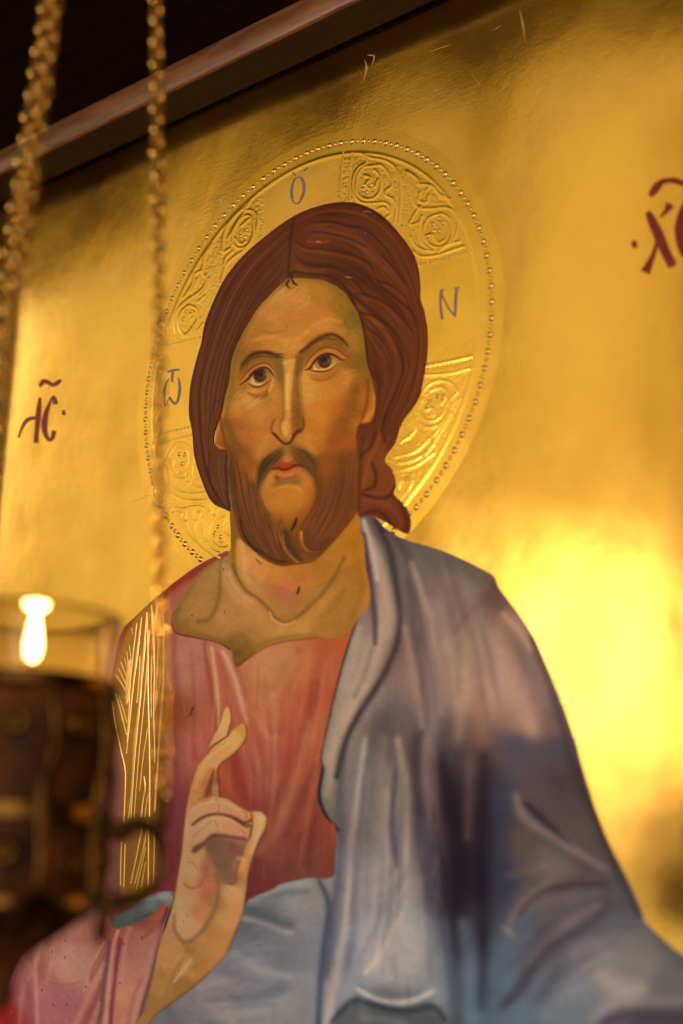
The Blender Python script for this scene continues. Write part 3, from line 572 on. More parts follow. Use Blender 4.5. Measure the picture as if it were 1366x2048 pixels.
S(EY(310,470, 322,500, 330,520), [3,5,3], (226,190,134), .6, 2.5, mf)
S(EY(1105,300, 1120,330, 1080,370), [3,5,3], (196,158,104), .6, 2.5, mf)
S(EY(450,420, 480,450, 500,470), [3,6,3], (160,112,66), .7, 3, mf)
# eyebrows
S(EY(195,390, 240,310, 310,240, 400,222, 480,230, 560,255, 600,262), [3,9,12,11,10,9,4], (84,48,26), .75, 3, mf)
S(EY(215,340, 300,250, 390,218, 470,225, 560,245), [3,5,6,5,2], (66,36,18), .75, 2.5, mf)
S(EY(230,345, 310,275, 400,255, 500,262, 590,268), [2,2.6,2.8,2.6,2], (80,44,24), .8, 1.6, mf)
S(EY(780,215, 830,185, 900,125, 980,75, 1060,48, 1130,55, 1200,100, 1255,165), [5,10,13,14,13,10,8,3], (74,40,22), .85, 3, mf)
S(EY(800,220, 880,160, 960,110, 1040,85, 1120,95, 1190,140), [2,4,5,5,4,2], (96,60,36), .6, 2.5, mf)
for k in range(34):
    t = random.random()
    a0 = np.array(EY(200 + 400 * t, 330 - 110 * math.sin(t * 2.4) - 8 + random.uniform(-6, 40) * (1 - .5 * t))[0])
    S([a0, a0 + (6, -4 + 4 * t), a0 + (14, -7 + 8 * t)], [.4, 1.3, .4], (70,38,18), .5, 1.1, mf, 3)
# bags and highlights under eyes
S(EY(235,585, 290,620, 360,650, 430,640, 465,590), [4,7,8,8,5], (146,92,38), .6, 5, mf)
S(EY(240,590, 300,600, 380,605, 440,580), [2,3.5,3.5,2], (204,148,84), .6, 3, mf)
PF(EY(330,650, 400,665, 460,640, 475,570, 430,600, 370,620), (134,88,36), .6, 3, mf)
for k in range(20):
    t = k / 19; x, y = EY(120 + 230 * t, 640 + 40 * t + 80 * math.sin(t * 3))[0]; y += random.uniform(-10, 10)
    S([(x, y), (x + 8, y - 7), (x + 17, y - 12)], [.5, random.uniform(1.2, 2.2), .5], (220,168,104), random.uniform(.25, .5), 1.4, mf, 4)
S(EY(520,480, 505,540, 480,600), [2,5,3], (220,168,100), .6, 3, mf)
S(EY(560,520, 540,640, 520,760), [4,14,8], (196,134,68), .4, 8, mf)
PF(EY(860,420, 960,430, 1070,410, 1160,350, 1180,370, 1120,450, 1000,490, 900,480), (158,98,42), .6, 4, mf)
S(EY(890,470, 980,492, 1080,460, 1150,400), [2,4,4,2], (140,88,36), .5, 3, mf)
for k in range(26):
    x, y = EY(790 + random.uniform(0, 60), 440 + k * 10)[0]
    S([(x, y), (x + 9, y), (x + 19, y + 1)], [.5, random.uniform(1.2, 2.4), .5], (212,156,86), random.uniform(.15, .35), 1.5, mf, 4)
for k in range(22):
    x, y = EY(1180 + random.uniform(-10, 90), 390 + k * 7)[0]
    S([(x, y), (x + 8, y - 2), (x + 17, y - 2)], [.5, random.uniform(1.2, 2.4), .5], (212,156,92), random.uniform(.2, .4), 1.6, mf, 4)
PF(EY(1040,740, 1150,700, 1240,760, 1230,880, 1120,960, 1030,880), (190,98,40), .2, 14, mf)
PF(EY(150,960, 240,930, 300,1000, 250,1080, 170,1060), (166,90,44), .22, 10, mf)
S(EY(1330,560, 1270,720, 1200,880, 1150,1000, 1100,1100), [14,30,34,34,24], (120,72,26), .6, 16, mf)
S(EY(40,880, 90,960, 120,1060, 160,1130), [10,18,18,12], (108,66,24), .55, 9, mf)
# ears
S(B(185,330, 190,280, 212,225, 232,160), [3,8,10,6], (186,110,48), .8, 4, mf)
S(B(188,340, 215,358, 240,362), [3,8,3], (196,118,56), .7, 4, mf)
S(B(215,200, 222,260, 235,320, 243,370), [3,6,7,4], (104,56,22), .7, 4, mf)
S(B(1030,60, 1025,140, 985,195, 950,225), [6,14,16,8], (196,124,48), .75, 6, mf)
S(B(935,250, 965,185, 985,100, 990,0), [3,6,7,5], (120,62,22), .7, 4, mf)
# mouth
PF(MO(470,355, 520,310, 560,270, 590,255, 625,265, 665,265, 700,300, 760,330, 700,345, 640,350, 590,368, 530,370), (154,64,36), .95, 2, mf)
PF(MO(565,265, 600,235, 650,240, 680,275, 640,290, 590,290), (190,106,62), .7, 3, mf)
S(MO(575,270, 600,282, 640,272), [2,4,2], (208,140,92), .55, 2.5, mf)
S(MO(468,358, 530,345, 575,362, 630,352, 690,318, 765,332), [2.5,5,6,6,5,2.5], (112,20,14), .9, 2, mf)
PF(MO(500,415, 560,385, 640,375, 700,380, 730,400, 700,425, 620,430, 560,445, 515,455), (180,92,54), .85, 3, mf)
S(MO(540,405, 600,415, 660,400), [2,4,2], (204,130,82), .6, 3, mf)
PF(MO(498,420, 520,418, 545,440, 530,460, 505,450), (128,40,30), .85, 2, mf)
S(MO(560,450, 620,440, 690,425), [2,3,2], (140,62,44), .6, 2.5, mf)
PF(MO(490,470, 560,455, 640,445, 720,425, 745,460, 720,510, 660,500, 600,500, 540,520, 480,525), (122,82,44), .75, 5, mf)
S(MO(470,560, 540,525, 620,510, 700,525, 740,560), [3,6,6,6,3], (208,146,84), .55, 5, mf)
PF(MO(570,180, 640,180, 660,230, 590,240), (150,114,52), .6, 4, mf)
PF(MO(440,400, 480,390, 490,460, 470,560, 400,640, 360,620, 400,500), (186,124,64), .6, 6, mf)
PF(MO(760,380, 820,450, 850,560, 800,620, 750,540, 740,440), (184,112,50), .6, 7, mf)
# beard strands
mb = boxblur(poly_mask(O_beard), 6) * np.maximum(mf, mn)
bl = [MO(30,80, 60,300, 110,560, 150,760, 200,930, 290,1050), MO(80,100, 130,350, 160,600, 210,800, 270,950, 380,1120), MO(150,150, 190,400, 230,650, 290,850, 360,1000, 460,1160), MO(250,330, 280,520, 310,700, 370,870, 430,1010, 520,1180),
      MO(320,480, 350,640, 400,790, 450,920, 500,1060, 580,1190), MO(350,560, 400,700, 470,800, 530,900, 560,1010, 600,1150)]
br = [MO(1240,150, 1230,400, 1200,620, 1120,820, 1010,950, 920,1080), MO(1160,150, 1140,400, 1100,600, 1020,800, 920,960, 840,1080), MO(1060,230, 1040,450, 1000,650, 930,800, 850,950, 780,1080), MO(930,350, 930,550, 890,700, 830,830, 770,960, 740,1050),
      MO(860,450, 880,600, 830,720, 770,800, 720,880, 720,980)]
PF(MO(150,560, 330,560, 400,800, 600,830, 600,1180, 400,1130, 220,960), (100,56,18), .6, 14, mb)
PF(MO(600,900, 700,740, 860,620, 960,400, 1150,300, 1200,500, 1100,800, 950,1000, 850,1120, 700,1160), (108,58,16), .5, 16, mb)
FAMILY(bl, [(78,40,12),(92,48,16),(124,70,26),(146,86,38),(70,34,10)], 420, (1, 2.4), (.25, .6), mb, 1.3)
FAMILY(br, [(92,46,12),(110,58,16),(132,74,24),(84,42,12)], 260, (1.4, 3.2), (.15, .4), mb, 2.4)
FAMILY([MO(80,200, 70,400, 95,640, 130,820), MO(120,230, 130,450, 160,650, 200,850)], [(130,86,22),(86,50,14),(60,32,8)], 70, (1, 2.2), (.3, .6), mb, 1.3)
PF(MO(400,600, 480,560, 600,540, 740,580, 790,640, 740,740, 680,810, 590,850, 470,800, 400,700), (178,112,44), .5, 14, mf)
PF(MO(500,590, 640,560, 740,620, 700,720, 560,740, 480,680), (192,124,50), .5, 14, mf)
FAMILY([MO(380,740, 420,900, 480,1030), MO(480,780, 520,920, 560,1050), MO(580,800, 590,900, 600,1000)], [(84,44,14),(150,90,36),(120,68,24)], 90, (1, 2.4), (.25, .6), mb, 1.3)
S(MO(700,800, 680,860, 650,915), [2,7,3], (40,22,8), .9, 3, mb)
S(MO(580,960, 590,1060, 640,1130, 700,1190, 750,1200), [3,6,6,5,2], (176,120,52), .75, 4, mn + mf)
S(MO(600,930, 620,1040, 680,1130, 740,1190), [10,22,20,8], (88,48,16), .6, 8, mn + mf)
S(MO(740,930, 750,1020, 790,1080, 850,1105, 900,1100), [3,6,7,5,2], (178,120,46), .7, 4, mn + mf)
S(MO(790,940, 800,1020, 850,1070, 920,1060, 980,1000), [10,24,26,20,10], (102,54,16), .7, 10, mn + mf)
S(MO(760,1150, 830,1190, 880,1160), [8,16,6], (122,72,24), .5, 8, mn + mf)
S(MO(230,970, 300,1060, 400,1130, 520,1190, 600,1200), [3,4,5,5,3], (84,44,14), .7, 3, mn + mf)
S(MO(180,800, 200,900, 250,1010, 330,1100), [3,4,4,3], (70,36,10), .6, 3, mn + mf)
# moustache
mo_l = MO(575,160, 520,175, 450,215, 380,270, 335,360, 315,470, 320,560, 360,540, 400,450, 440,390, 500,330, 545,275, 570,220)
PF(mo_l, (104,62,30), .85, 4, mf)
FAMILY([MO(575,165, 470,210, 380,290, 340,390, 325,520), MO(575,190, 490,250, 410,340, 370,430, 340,540), MO(575,215, 520,290, 450,370, 400,440, 370,520)], [(70,40,16),(124,82,40),(84,52,22),(60,34,14)], 80, (1, 2), (.35, .75), mf, 1.2)
PF(MO(645,155, 700,150, 790,180, 860,250, 900,330, 915,450, 905,540, 860,450, 810,390, 740,330, 690,270, 655,210), (106,60,28), .85, 6, mf)
FAMILY([MO(650,160, 760,180, 840,250, 890,350, 900,500), MO(655,185, 740,240, 810,310, 860,400, 890,500), MO(660,210, 710,290, 780,350, 830,400, 880,470)], [(76,44,16),(118,76,34),(88,54,22)], 60, (1.4, 2.6), (.3, .6), mf, 1.8)
S(MO(330,560, 320,640, 300,720), [8,14,8], (108,62,24), .5, 7, mb)
S(MO(905,520, 900,620, 860,720), [10,20,10], (112,62,20), .5, 9, mb)
for _ in range(1700):                                   # fine brushwork on the skin
    x, y = random.uniform(462, 715), random.uniform(575, 900); l = random.uniform(5, 15)
    an = random.uniform(-.9, -.3) + (0 if x < 580 else 1.0)
    S([(x, y), (x + l * .5 * math.cos(an), y + l * .5 * math.sin(an)), (x + l * math.cos(an), y + l * math.sin(an))], [.3, random.uniform(.8, 1.7), .3], random.choice([(218,160,92),(140,88,36),(206,138,66),(170,96,42)]), random.uniform(.08, .24), 1.2, mf, 3)
for x, y in A(560,715, 575,480, 355,830, 640,885): S([(x, y - 1), (x, y + 1)], 1.6, (70,40,16), .8, 1, mf, 2)
# soft modelling of the skin: shaded sockets, hollow cheeks, jaw
S(EY(180,470, 240,350, 340,290, 450,270, 560,300), [8,16,18,16,10], (130,82,36), .35, 9, mf)
S(EY(790,330, 880,230, 1000,150, 1120,130, 1220,190, 1290,260), [8,14,16,16,16,10], (134,84,36), .32, 9, mf)
S(MO(80,60, 150,180, 230,300, 290,420), [14,26,26,14], (140,84,36), .35, 14, mf)
S(MO(1130,40, 1050,140, 960,260, 920,380), [16,34,34,18], (138,76,28), .4, 18, mf)
S(MO(420,60, 380,160, 340,230), [8,18,8], (206,148,84), .3, 9, mf)
S(MO(820,40, 800,130, 860,200), [8,18,8], (200,134,66), .3, 9, mf)
# ---------------------------------------------------------------- hair
mh = poly_mask(O_hair, 1)
FIELD(mh, [(590,450,(92,38,16)),(680,425,(78,30,12)),(760,460,(78,30,14)),(810,530,(74,28,12)),(845,650,(84,30,10)),(840,740,(88,34,10)),(800,700,(104,48,16)),(760,640,(108,50,20)),(700,560,(96,42,16)),(640,500,(104,50,24)),(700,500,(98,44,20)),(740,560,(96,42,18)),(600,530,(104,52,32)),
 (640,545,(98,42,18)),(740,700,(104,50,18)),(770,780,(98,44,14)),(810,800,(88,36,12)),(760,860,(102,46,16)),(740,920,(116,58,22)),(760,960,(124,62,24)),(740,1000,(118,54,20)),(800,1030,(100,46,20)),(750,1030,(104,46,20)),(780,990,(116,58,22)),
 (540,500,(98,44,18)),(500,540,(96,40,14)),(540,550,(104,52,28)),(460,600,(92,36,14)),(480,630,(104,50,24)),(430,650,(94,36,12)),(440,720,(106,50,18)),(400,720,(94,38,12)),(400,800,(92,38,12)),(430,790,(108,52,22)),(400,880,(88,36,16)),(430,920,(96,46,28)),(450,990,(84,36,22)),(420,980,(86,36,18))], 16)
hl = [A(600,140, 450,240, 330,346, 240,456, 180,572, 130,700, 97,850, 55,1040)+B(62,262, 90,450, 170,630, 245,685),
      A(588,190, 480,290, 370,400, 290,520, 230,640, 175,790, 135,920, 105,1050)+B(110,240, 130,430, 190,600, 250,680),
      A(582,260, 500,350, 420,440, 350,540, 290,660, 235,790, 195,920, 165,1050)+B(160,200, 150,380, 200,560, 252,670),
      A(575,350, 520,415, 450,490, 390,575, 330,690, 280,800, 240,920, 212,1050)+B(200,130, 165,300, 200,500, 255,660),
      A(570,455, 510,505, 440,585, 385,655, 330,755, 288,845, 262,940, 250,1050)+B(215,180, 180,280, 185,420, 240,600)]
hr = [A(600,140, 720,85, 850,65, 1000,95, 1110,180, 1200,300, 1245,420, 1262,560, 1290,700, 1293,850, 1265,1040)+B(1215,150, 1150,235),
      A(600,200, 700,160, 850,150, 980,190, 1080,270, 1160,380, 1225,520, 1265,680, 1272,850, 1245,1040)+B(1190,150, 1130,260),
      A(602,250, 720,215, 850,240, 960,310, 1050,400, 1150,500, 1220,640, 1250,760, 1250,880, 1220,1030)+B(1165,160, 1100,300),
      A(597,310, 700,345, 850,350, 960,430, 1060,520, 1150,620, 1210,740, 1230,880, 1190,1040)+B(1130,180, 1080,320),
      A(590,390, 700,425, 800,438, 900,505, 1020,570, 1110,660, 1180,790, 1200,930, 1160,1050)+B(1095,200, 1060,300),
      A(590,440, 700,455, 800,478, 880,550, 960,640, 1050,720, 1120,830, 1150,950, 1110,1060)+B(1060,200, 1040,300)]
hr2 = [A(880,550, 960,640, 1050,720, 1120,830, 1150,950, 1110,1060)+B(1060,200, 1040,300), A(905,600, 950,680, 1000,790, 1060,890, 1085,990)+B(1060,100, 1020,250), A(960,680, 975,780, 990,900, 1018,1000)+B(1042,100, 1010,250)]
dk, lt = [(62,24,10),(72,28,10),(54,20,8)], [(120,62,34),(132,70,34),(112,56,30),(126,60,24)]
FAMILY(hl, dk, 110, (4, 9), (.2, .5), mh, 5, jit=.5); FAMILY(hl, lt, 70, (3, 8), (.15, .4), mh, 5, jit=.5)
FAMILY(hl, dk, 170, (1, 2.4), (.15, .42), mh, 2, jit=.5); FAMILY(hl, lt, 130, (1, 2.4), (.12, .34), mh, 2, jit=.5)
for fam, q in ((hr, 1.0), (hr2, .3)):
    FAMILY(fam, dk, int(120 * q), (5, 11), (.18, .45), mh, 6, jit=.5); FAMILY(fam, lt, int(90 * q), (4, 9), (.15, .4), mh, 6, jit=.5)
    FAMILY(fam, dk, int(120 * q), (1.2, 3), (.12, .34), mh, 2.4, jit=.5); FAMILY(fam, lt, int(100 * q), (1.2, 3), (.1, .28), mh, 2.4, jit=.5)
for g in (hl[1], hl[2], hl[3]): S(g[1:], [1, 3, 3.6, 3, 2, 1], (60,22,10), .6, 2.5, mh)
for pts, w in [(A(595,320, 630,370, 700,395, 790,400, 860,430, 930,500, 980,560), 5), (A(605,270, 660,300, 740,310, 830,325, 930,350, 1000,400, 1030,470, 1110,500, 1180,560), 5),
               (A(680,170, 800,165, 880,190, 960,200, 1040,260, 1100,330), 4), (A(690,220, 800,230, 900,260, 980,300), 4), (A(920,540, 1010,560, 1100,610, 1180,690, 1230,760), 6), (A(940,640, 1030,670, 1120,740, 1180,850, 1210,960), 6),
               (A(980,720, 1060,790, 1110,900, 1130,1040), 5), (A(1030,480, 1120,560, 1210,640, 1250,740), 5), (A(1060,340, 1130,420, 1190,500), 4), (A(1000,800, 1040,920, 1060,1040), 5)]:
    S(pts, [1, w, w, 1], (58,22,10), .6, 4, mh)
    S([(x + 1, y + 7) for x, y in pts], [1, w, w, 1], (128,66,34), .35, 4, mh)
S(A(600,140, 588,190, 580,260, 576,340, 570,420, 572,462), [3,4,5,5,6,6], (56,22,10), .7, 3, mh)
S(A(590,430, 690,440, 790,452, 870,510, 920,600), [5,6,6,6,5], (66,26,8), .8, 3, mh)
S(A(590,470, 585,440), 5, (60,22,8), .8, 2, mh)
for p in (A(575,470, 560,495, 577,518), A(585,462, 600,490, 618,500)): S(p, [3, 5, 1.5], (78,34,14), .95, 1.6, np.maximum(mh, mf))
S(A(620,400, 640,420, 760,425), [4,10,4], (122,70,52), .45, 6, mh)
S(A(670,270, 730,275, 780,270), [2,5,2], (158,72,36), .6, 4, mh); S(A(715,268, 740,274), [1,2,1], (220,190,170), .6, 1.2, mh)
S(A(870,455, 905,462), [1,2,1], (210,180,160), .6, 1.2, mh); S(A(960,118, 985,112, 1010,120), [.8,1.8,.8], (190,140,80), .7, 1, mh)
for x, y in A(750,230, 972,228, 1020,135, 1080,170, 660,430): S([(x, y), (x + 1, y)], 1.5, (190,150,130), .5, 1, mh, 2)
S(O_hair[len(O_hair) * 7 // 100: len(O_hair) * 45 // 100], 3.2, (110,22,8), .55, 2.2, mh, 1)
# inner dark rim where the hair meets face, and below the ear
S(A(520,502, 440,580, 390,642, 330,742, 290,822, 265,902, 255,1002)+B(235,80, 215,180, 182,265), [3,4,5,5,5,5,5,4,3], (58,26,8), .75, 3, mh)
S(A(780,482, 862,532, 902,590, 940,652, 967,760, 982,900, 1005,980), [3,5,6,6,6,6,5], (62,28,8), .7, 4, mh)
PF(B(176,340, 205,372, 243,380, 250,560, 258,670, 200,600, 160,500, 155,400), (98,52,34), .75, 4, mh)
FAMILY([B(180,350, 165,470, 200,580, 250,670), B(235,385, 235,480, 245,580, 256,670)], [(130,80,56),(74,36,24),(66,30,18)], 40, (1, 2), (.25, .5), mh, 1.4)
S(B(245,390, 240,480, 248,580, 258,680), [3,4,4,3], (50,22,12), .7, 2, mh)
S(B(160,380, 150,480, 180,590, 240,680), [3,4,4,2], (58,24,12), .7, 2.5, mh)
# curls at the right
for pts, w, c, al in [(B(1060,230, 1040,330, 1000,400, 980,480, 960,560), [4,12,12,8], (142,76,36), .6), (B(1100,300, 1060,380, 1070,430, 1110,490, 1115,560, 1060,600, 980,590), [4,10,10,10,10,8,4], (132,70,34), .5),
                      (B(960,300, 950,420, 945,560, 940,680), [4,8,8,5], (78,34,12), .6), (B(1010,440, 1030,500, 1020,560, 970,580), [3,6,7,3], (66,26,10), .75), (B(1130,560, 1100,610, 1030,620, 960,600), [3,6,6,3], (64,24,10), .75),
                      (B(950,640, 1040,640, 1120,680, 1160,740, 1150,790), [4,14,14,10,4], (130,68,34), .5), (B(960,700, 1040,690, 1100,740, 1130,780), [3,7,7,3], (70,28,12), .7), (B(1120,610, 1175,670, 1195,740, 1185,800), [3,6,7,4], (72,28,12), .6),
                      (B(985,330, 1010,400, 1060,450), [3,8,3], (130,70,32), .5), (B(1030,270, 1000,350, 950,400), [3,6,3], (64,26,10), .6), (B(1080,180, 1060,260, 1080,320), [3,7,3], (66,26,10), .6)]:
    S(pts, w, c, al, 5, mh)
# ---------------------------------------------------------------- hand
mg = poly_mask(O_hand, 1)
FIELD(mg, [(p[0], p[1], c) for p, c in zip(F_(590,140, 560,230, 510,320, 690,240, 640,300, 560,360, 490,440, 440,500, 420,600, 400,680, 480,620, 520,600, 530,560, 420,740, 520,680, 620,720, 720,780, 440,880, 520,820, 620,850, 700,880, 800,780, 780,860, 740,980, 700,1080,
  400,1000, 380,1100, 340,1200, 520,950, 560,1060, 640,980, 600,1140, 480,1100, 470,1200, 340,1300, 330,1400, 420,1350, 380,1480, 520,1280, 620,1240, 600,1400, 520,1500, 560,1600, 400,1600, 240,1500, 240,1650, 340,1700, 200,1800, 320,1820, 160,1950, 440,1700),
  [(190,132,66),(190,130,70),(182,118,64),(170,116,46),(196,132,66),(192,126,62),(190,126,66),(188,122,56),(184,112,54),(184,116,60),(150,86,44),(168,106,56),(140,84,44),(192,130,76),(192,128,74),(186,120,70),(186,116,62),(194,134,80),(196,134,74),(190,122,70),(188,118,70),(190,134,72),(190,130,70),(186,122,64),(180,114,56),
  (190,130,72),(190,134,78),(188,128,72),(110,78,48),(112,80,48),(124,72,50),(128,88,50),(164,96,58),(178,106,62),(194,134,76),(196,138,80),(182,116,64),(190,132,76),(160,106,54),(188,128,70),(182,122,62),(170,112,54),(172,114,56),(166,112,54),(184,124,66),(180,122,62),(184,124,62),(164,112,52),(146,98,46),(150,102,50),(164,108,50)])], 7, 1.7)
S(O_hand, 2.6, (116,72,40), .7, 2.4, mg, 1)
def HC(p, w=4, c=(90,56,34), a=.85, s=2.6): S(p, w, c, a, s, mg)
HC(F_(475,392, 500,350, 545,318, 600,280, 612,265), [2,4,4,3,1])
HC(F_(620,130, 622,190, 602,272), 4, (108,74,36), .6, 3); HC(F_(716,230, 718,285, 690,335, 640,390, 560,452, 535,500), [4,6,6,5,5,4], (112,76,36), .65, 4)
HC(F_(480,300, 530,235, 562,150), 3, (120,80,44), .5, 3)
HC(F_(410,470, 370,590, 345,720), 3, (128,78,40), .5, 3)
HC(F_(515,480, 500,540, 480,600, 468,650), [2,6,8,4], (110,48,36), .7, 4); HC(F_(540,540, 552,600, 552,650), 5, (90,66,44), .7, 3); HC(F_(500,560, 490,640), 4, (84,50,36), .6, 3)
HC(F_(440,600, 470,520, 500,480), [3,5,3], (150,92,44), .5, 4)
HC(F_(420,672, 480,650, 550,650, 610,668, 660,705, 735,748), 3, (130,84,48), .6, 3)
HC(F_(385,825, 430,790, 490,765, 560,762, 640,785, 700,815, 745,795), [5,7,6,6,8,8,4], (96,50,34), .85, 3)
HC(F_(640,790, 700,830, 740,830), [5,9,4], (78,52,38), .7, 4)
HC(F_(500,790, 560,782, 640,810, 700,850), [4,5,4,2], (206,144,86), .5, 4)
HC(F_(420,860, 470,810, 510,795), [4,6,3], (214,158,100), .6, 4); HC(F_(470,700, 520,665), [3,5], (208,146,92), .5, 4)
PF(F_(375,985, 400,955, 450,930, 490,890, 540,880, 640,895, 710,905, 700,925, 560,905, 500,915, 450,960, 400,1000), (98,58,42), .85, 2, mg)
PF(F_(500,910, 600,910, 700,930, 690,1000, 650,1080, 640,1180, 590,1170, 560,1100, 500,1040, 480,960), (118,84,52), .5, 7, mg)
PF(F_(610,920, 650,940, 640,1000, 615,990), (132,60,48), .6, 4, mg)
HC(F_(740,835, 735,900, 700,950, 680,1010, 655,1090, 640,1180, 600,1190), [4,5,5,5,5,4,2], (118,78,46), .7, 4)
HC(F_(835,800, 830,850, 790,935, 760,1015, 728,1120, 715,1230, 690,1380, 650,1480, 600,1600), [4,6,6,6,6,6,7,8,8], (120,82,44), .55, 5)
HC(F_(330,1190, 380,1215, 440,1180, 480,1080), [3,4,4,2], (136,92,56), .6, 4); HC(F_(330,1060, 380,1060, 430,1120), [2,4,2], (150,104,60), .5, 4)
HC(F_(270,1380, 278,1480, 330,1545, 400,1520, 470,1440, 520,1340, 540,1230, 530,1130), [3,6,9,9,9,8,7,4], (126,88,52), .65, 6)
HC(F_(390,1600, 360,1600, 330,1550), [4,10,6], (134,92,52), .5, 7)
HC(F_(375,1650, 330,1710, 270,1790), [2,5,2], (214,156,98), .6, 4); HC(F_(330,1640, 270,1740, 220,1860), [3,6,4], (140,96,52), .5, 5)
HC(F_(480,1742, 380,1832, 240,1932, 150,2002), [8,9,9,7], (112,76,42), .6, 6); HC(F_(400,1690, 320,1790, 220,1900, 130,2010), [4,12,12,6], (140,96,48), .4, 8)
HC(F_(590,1200, 640,1220, 660,1260), [3,6,3], (210,148,92), .55, 4); HC(F_(660,1030, 700,1040, 690,1090), [3,7,4], (204,144,84), .5, 5)
HC(F_(300,1300, 320,1400, 300,1460), [8,18,8], (206,148,90), .45, 9)
HC(F_(460,1120, 480,1200, 460,1290), [8,18,8], (178,92,58), .45, 9)
HC(F_(372,760, 400,720, 470,690, 560,690, 640,720, 700,765), 2.2, (214,156,98), .5, 3)
HC(F_(390,900, 440,850, 500,800), 3, (150,98,56), .55, 3); HC(F_(520,800, 540,850, 530,880), 2.5, (150,96,56), .5, 3); HC(F_(530,665, 545,720, 530,760), 2.5, (156,100,58), .5, 3)
HC(F_(690,745, 715,770, 705,800), 2, (140,88,52), .6, 2.5); HC(F_(690,860, 705,890), 2, (130,80,48), .6, 2.5)
HC(F_(400,600, 440,480, 500,400, 600,330), 3, (212,152,90), .45, 4); HC(F_(780,770, 800,800, 780,900, 740,1000), 4, (210,152,92), .5, 5)
HC(F_(350,800, 345,950, 320,1120, 300,1300), 5, (206,148,90), .4, 6); HC(F_(745,760, 750,830, 735,900), 3, (100,60,38), .8, 2.6)
for x, y in F_(350,1382, 300,1720, 330,1420): S([(x, y - 1), (x, y + 1)], 2, (100,56,30), .6, 1.5, mg, 2)
C += mg[..., None] * C * (np.array([.13, .16, .20], np.float32))
C += (ms * (1 - mg))[..., None] * C * (np.array([.06, .10, .14], np.float32))
# scratch on the tunic
S(F_(395,95, 378,130, 360,170), [1,2.4,.8], (50,16,30), .9, 1.2, mt); S(F_(372,115, 398,122), 1.4, (50,16,30), .7, 1, mt, 2); S(F_(372,150, 380,158), 1.4, (50,16,30), .7, 1, mt, 2)
fs = (slice(530 - Y0, 1150 - Y0), slice(420 - X0, 740 - X0))
sub = C[fs].copy(); C[fs] += (sub - boxblur(sub, 26)) * (.10 * boxblur(np.maximum(mf, mn)[fs], 2))[..., None]
for i in range(0, CW, 400):
    sl_ = (slice(0, CH), slice(max(0, i - 60), min(CW, i + 460))); q_ = slice(i - sl_[1].start, i - sl_[1].start + min(400, CW - i))
    sub = C[sl_].copy() if i == 0 else np.concatenate([keep_, C[:, i:sl_[1].stop]], 1); keep_ = C[:, max(0, i + 340):i + 400].copy()
    C[:, i:i + 400] += ((sub - boxblur(sub, 20)) * .10)[:, q_]
def TINT(m, r, g, b):
    C[:] *= 1 + m[..., None] * (np.array([r, g, b], np.float32) - 1)
skin = np.maximum(mf, mn) * (1 - mh) * (1 - mg)
TINT(mf * (1 - mh) * (1 - mg), 1.03, .975, .76); TINT(np.clip(mn - mf, 0, 1) * (1 - mm) * (1 - mt) * (1 - mg), 1.07, 1.05, .95)
TINT(mh, 1.0, .95, .75); TINT(mt * (1 - mm) * (1 - mn) * (1 - mg), .97, 1.05, 1.0); TINT(ms * (1 - mg), 1.06, 1.12, 1.06); TINT(mg, 1.05, 1.06, 1.2)
TINT(mm * (1 - mg) * (1 - mh) * (1 - ms), 1.07, 1.05, 1.05); TINT(mm * (1 - mg) * (1 - mh) * (1 - ms) * tl, 1.02, 1.0, 1.04); TINT(mc * (1 - mg), 1.14, 1.03, .96)
# brush grain and speckle over everything
g1 = vnoise(CH, CW, 2, 1) * .075 + vnoise(CH, CW, 9, 2) * .04 + vnoise(CH, CW, 28, 3) * .05
C *= (1 + g1)[..., None]
np.clip(C, 0.01, 1, out=C)
#ENDPAINT

# pigment values: photo values with the colour of the warm lamps divided out
PIG = np.array([0.80, 0.66, 0.46], np.float32)
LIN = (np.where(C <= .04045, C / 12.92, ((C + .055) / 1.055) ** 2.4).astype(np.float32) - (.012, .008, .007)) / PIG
LIN = np.clip(LIN, 0.0015, .9).astype(np.float32)

# ------------------------------------------------------------ mesh helpers
def newobj(name, V, Fc, mat, parent=None, col=None, smooth=True, uvattr=None):
    me = bpy.data.meshes.new(name)
    V = np.asarray(V, np.float32); Fc = np.asarray(Fc, np.int32)
    me.vertices.add(len(V)); me.vertices.foreach_set('co', V.ravel())
    k = Fc.shape[1]
    me.loops.add(Fc.size); me.loops.foreach_set('vertex_index', Fc.ravel())
    me.polygons.add(len(Fc)); me.polygons.foreach_set('loop_start', np.arange(0, Fc.size, k, dtype=np.int32))
    me.polygons.foreach_set('loop_total', np.full(len(Fc), k, np.int32))
    me.polygons.foreach_set('use_smooth', np.full(len(Fc), smooth))
    if col is not None:
        at = me.color_attributes.new('pigment', 'FLOAT_COLOR', 'POINT')
        at.data.foreach_set('color', np.c_[col, np.ones(len(col))].astype(np.float32).ravel())
    me.update(); me.validate()
    me.materials.append(mat)
    o = bpy.data.objects.new(name, me); scene.collection.objects.link(o)
    if parent is not None: o.parent = parent
    return o
def empty(name, loc, label, cat, group=None):
    o = bpy.data.objects.new(name, None); scene.collection.objects.link(o)
    o.location = loc; o['label'] = label; o['category'] = cat; o.empty_display_size = .05
    if group: o['group'] = group
    return o
def mat_new(name):
    m = bpy.data.materials.new(name); m.use_nodes = True
    nt = m.node_tree; b = nt.nodes['Principled BSDF']
    return m, nt, b
def nd(nt, t, **kw):
    n = nt.nodes.new(t)
    for k, v in kw.items():
        if k in n.inputs: n.inputs[k].default_value = v
        else: setattr(n, k, v)
    return n
def lk(nt, a, b): nt.links.new(a, b)

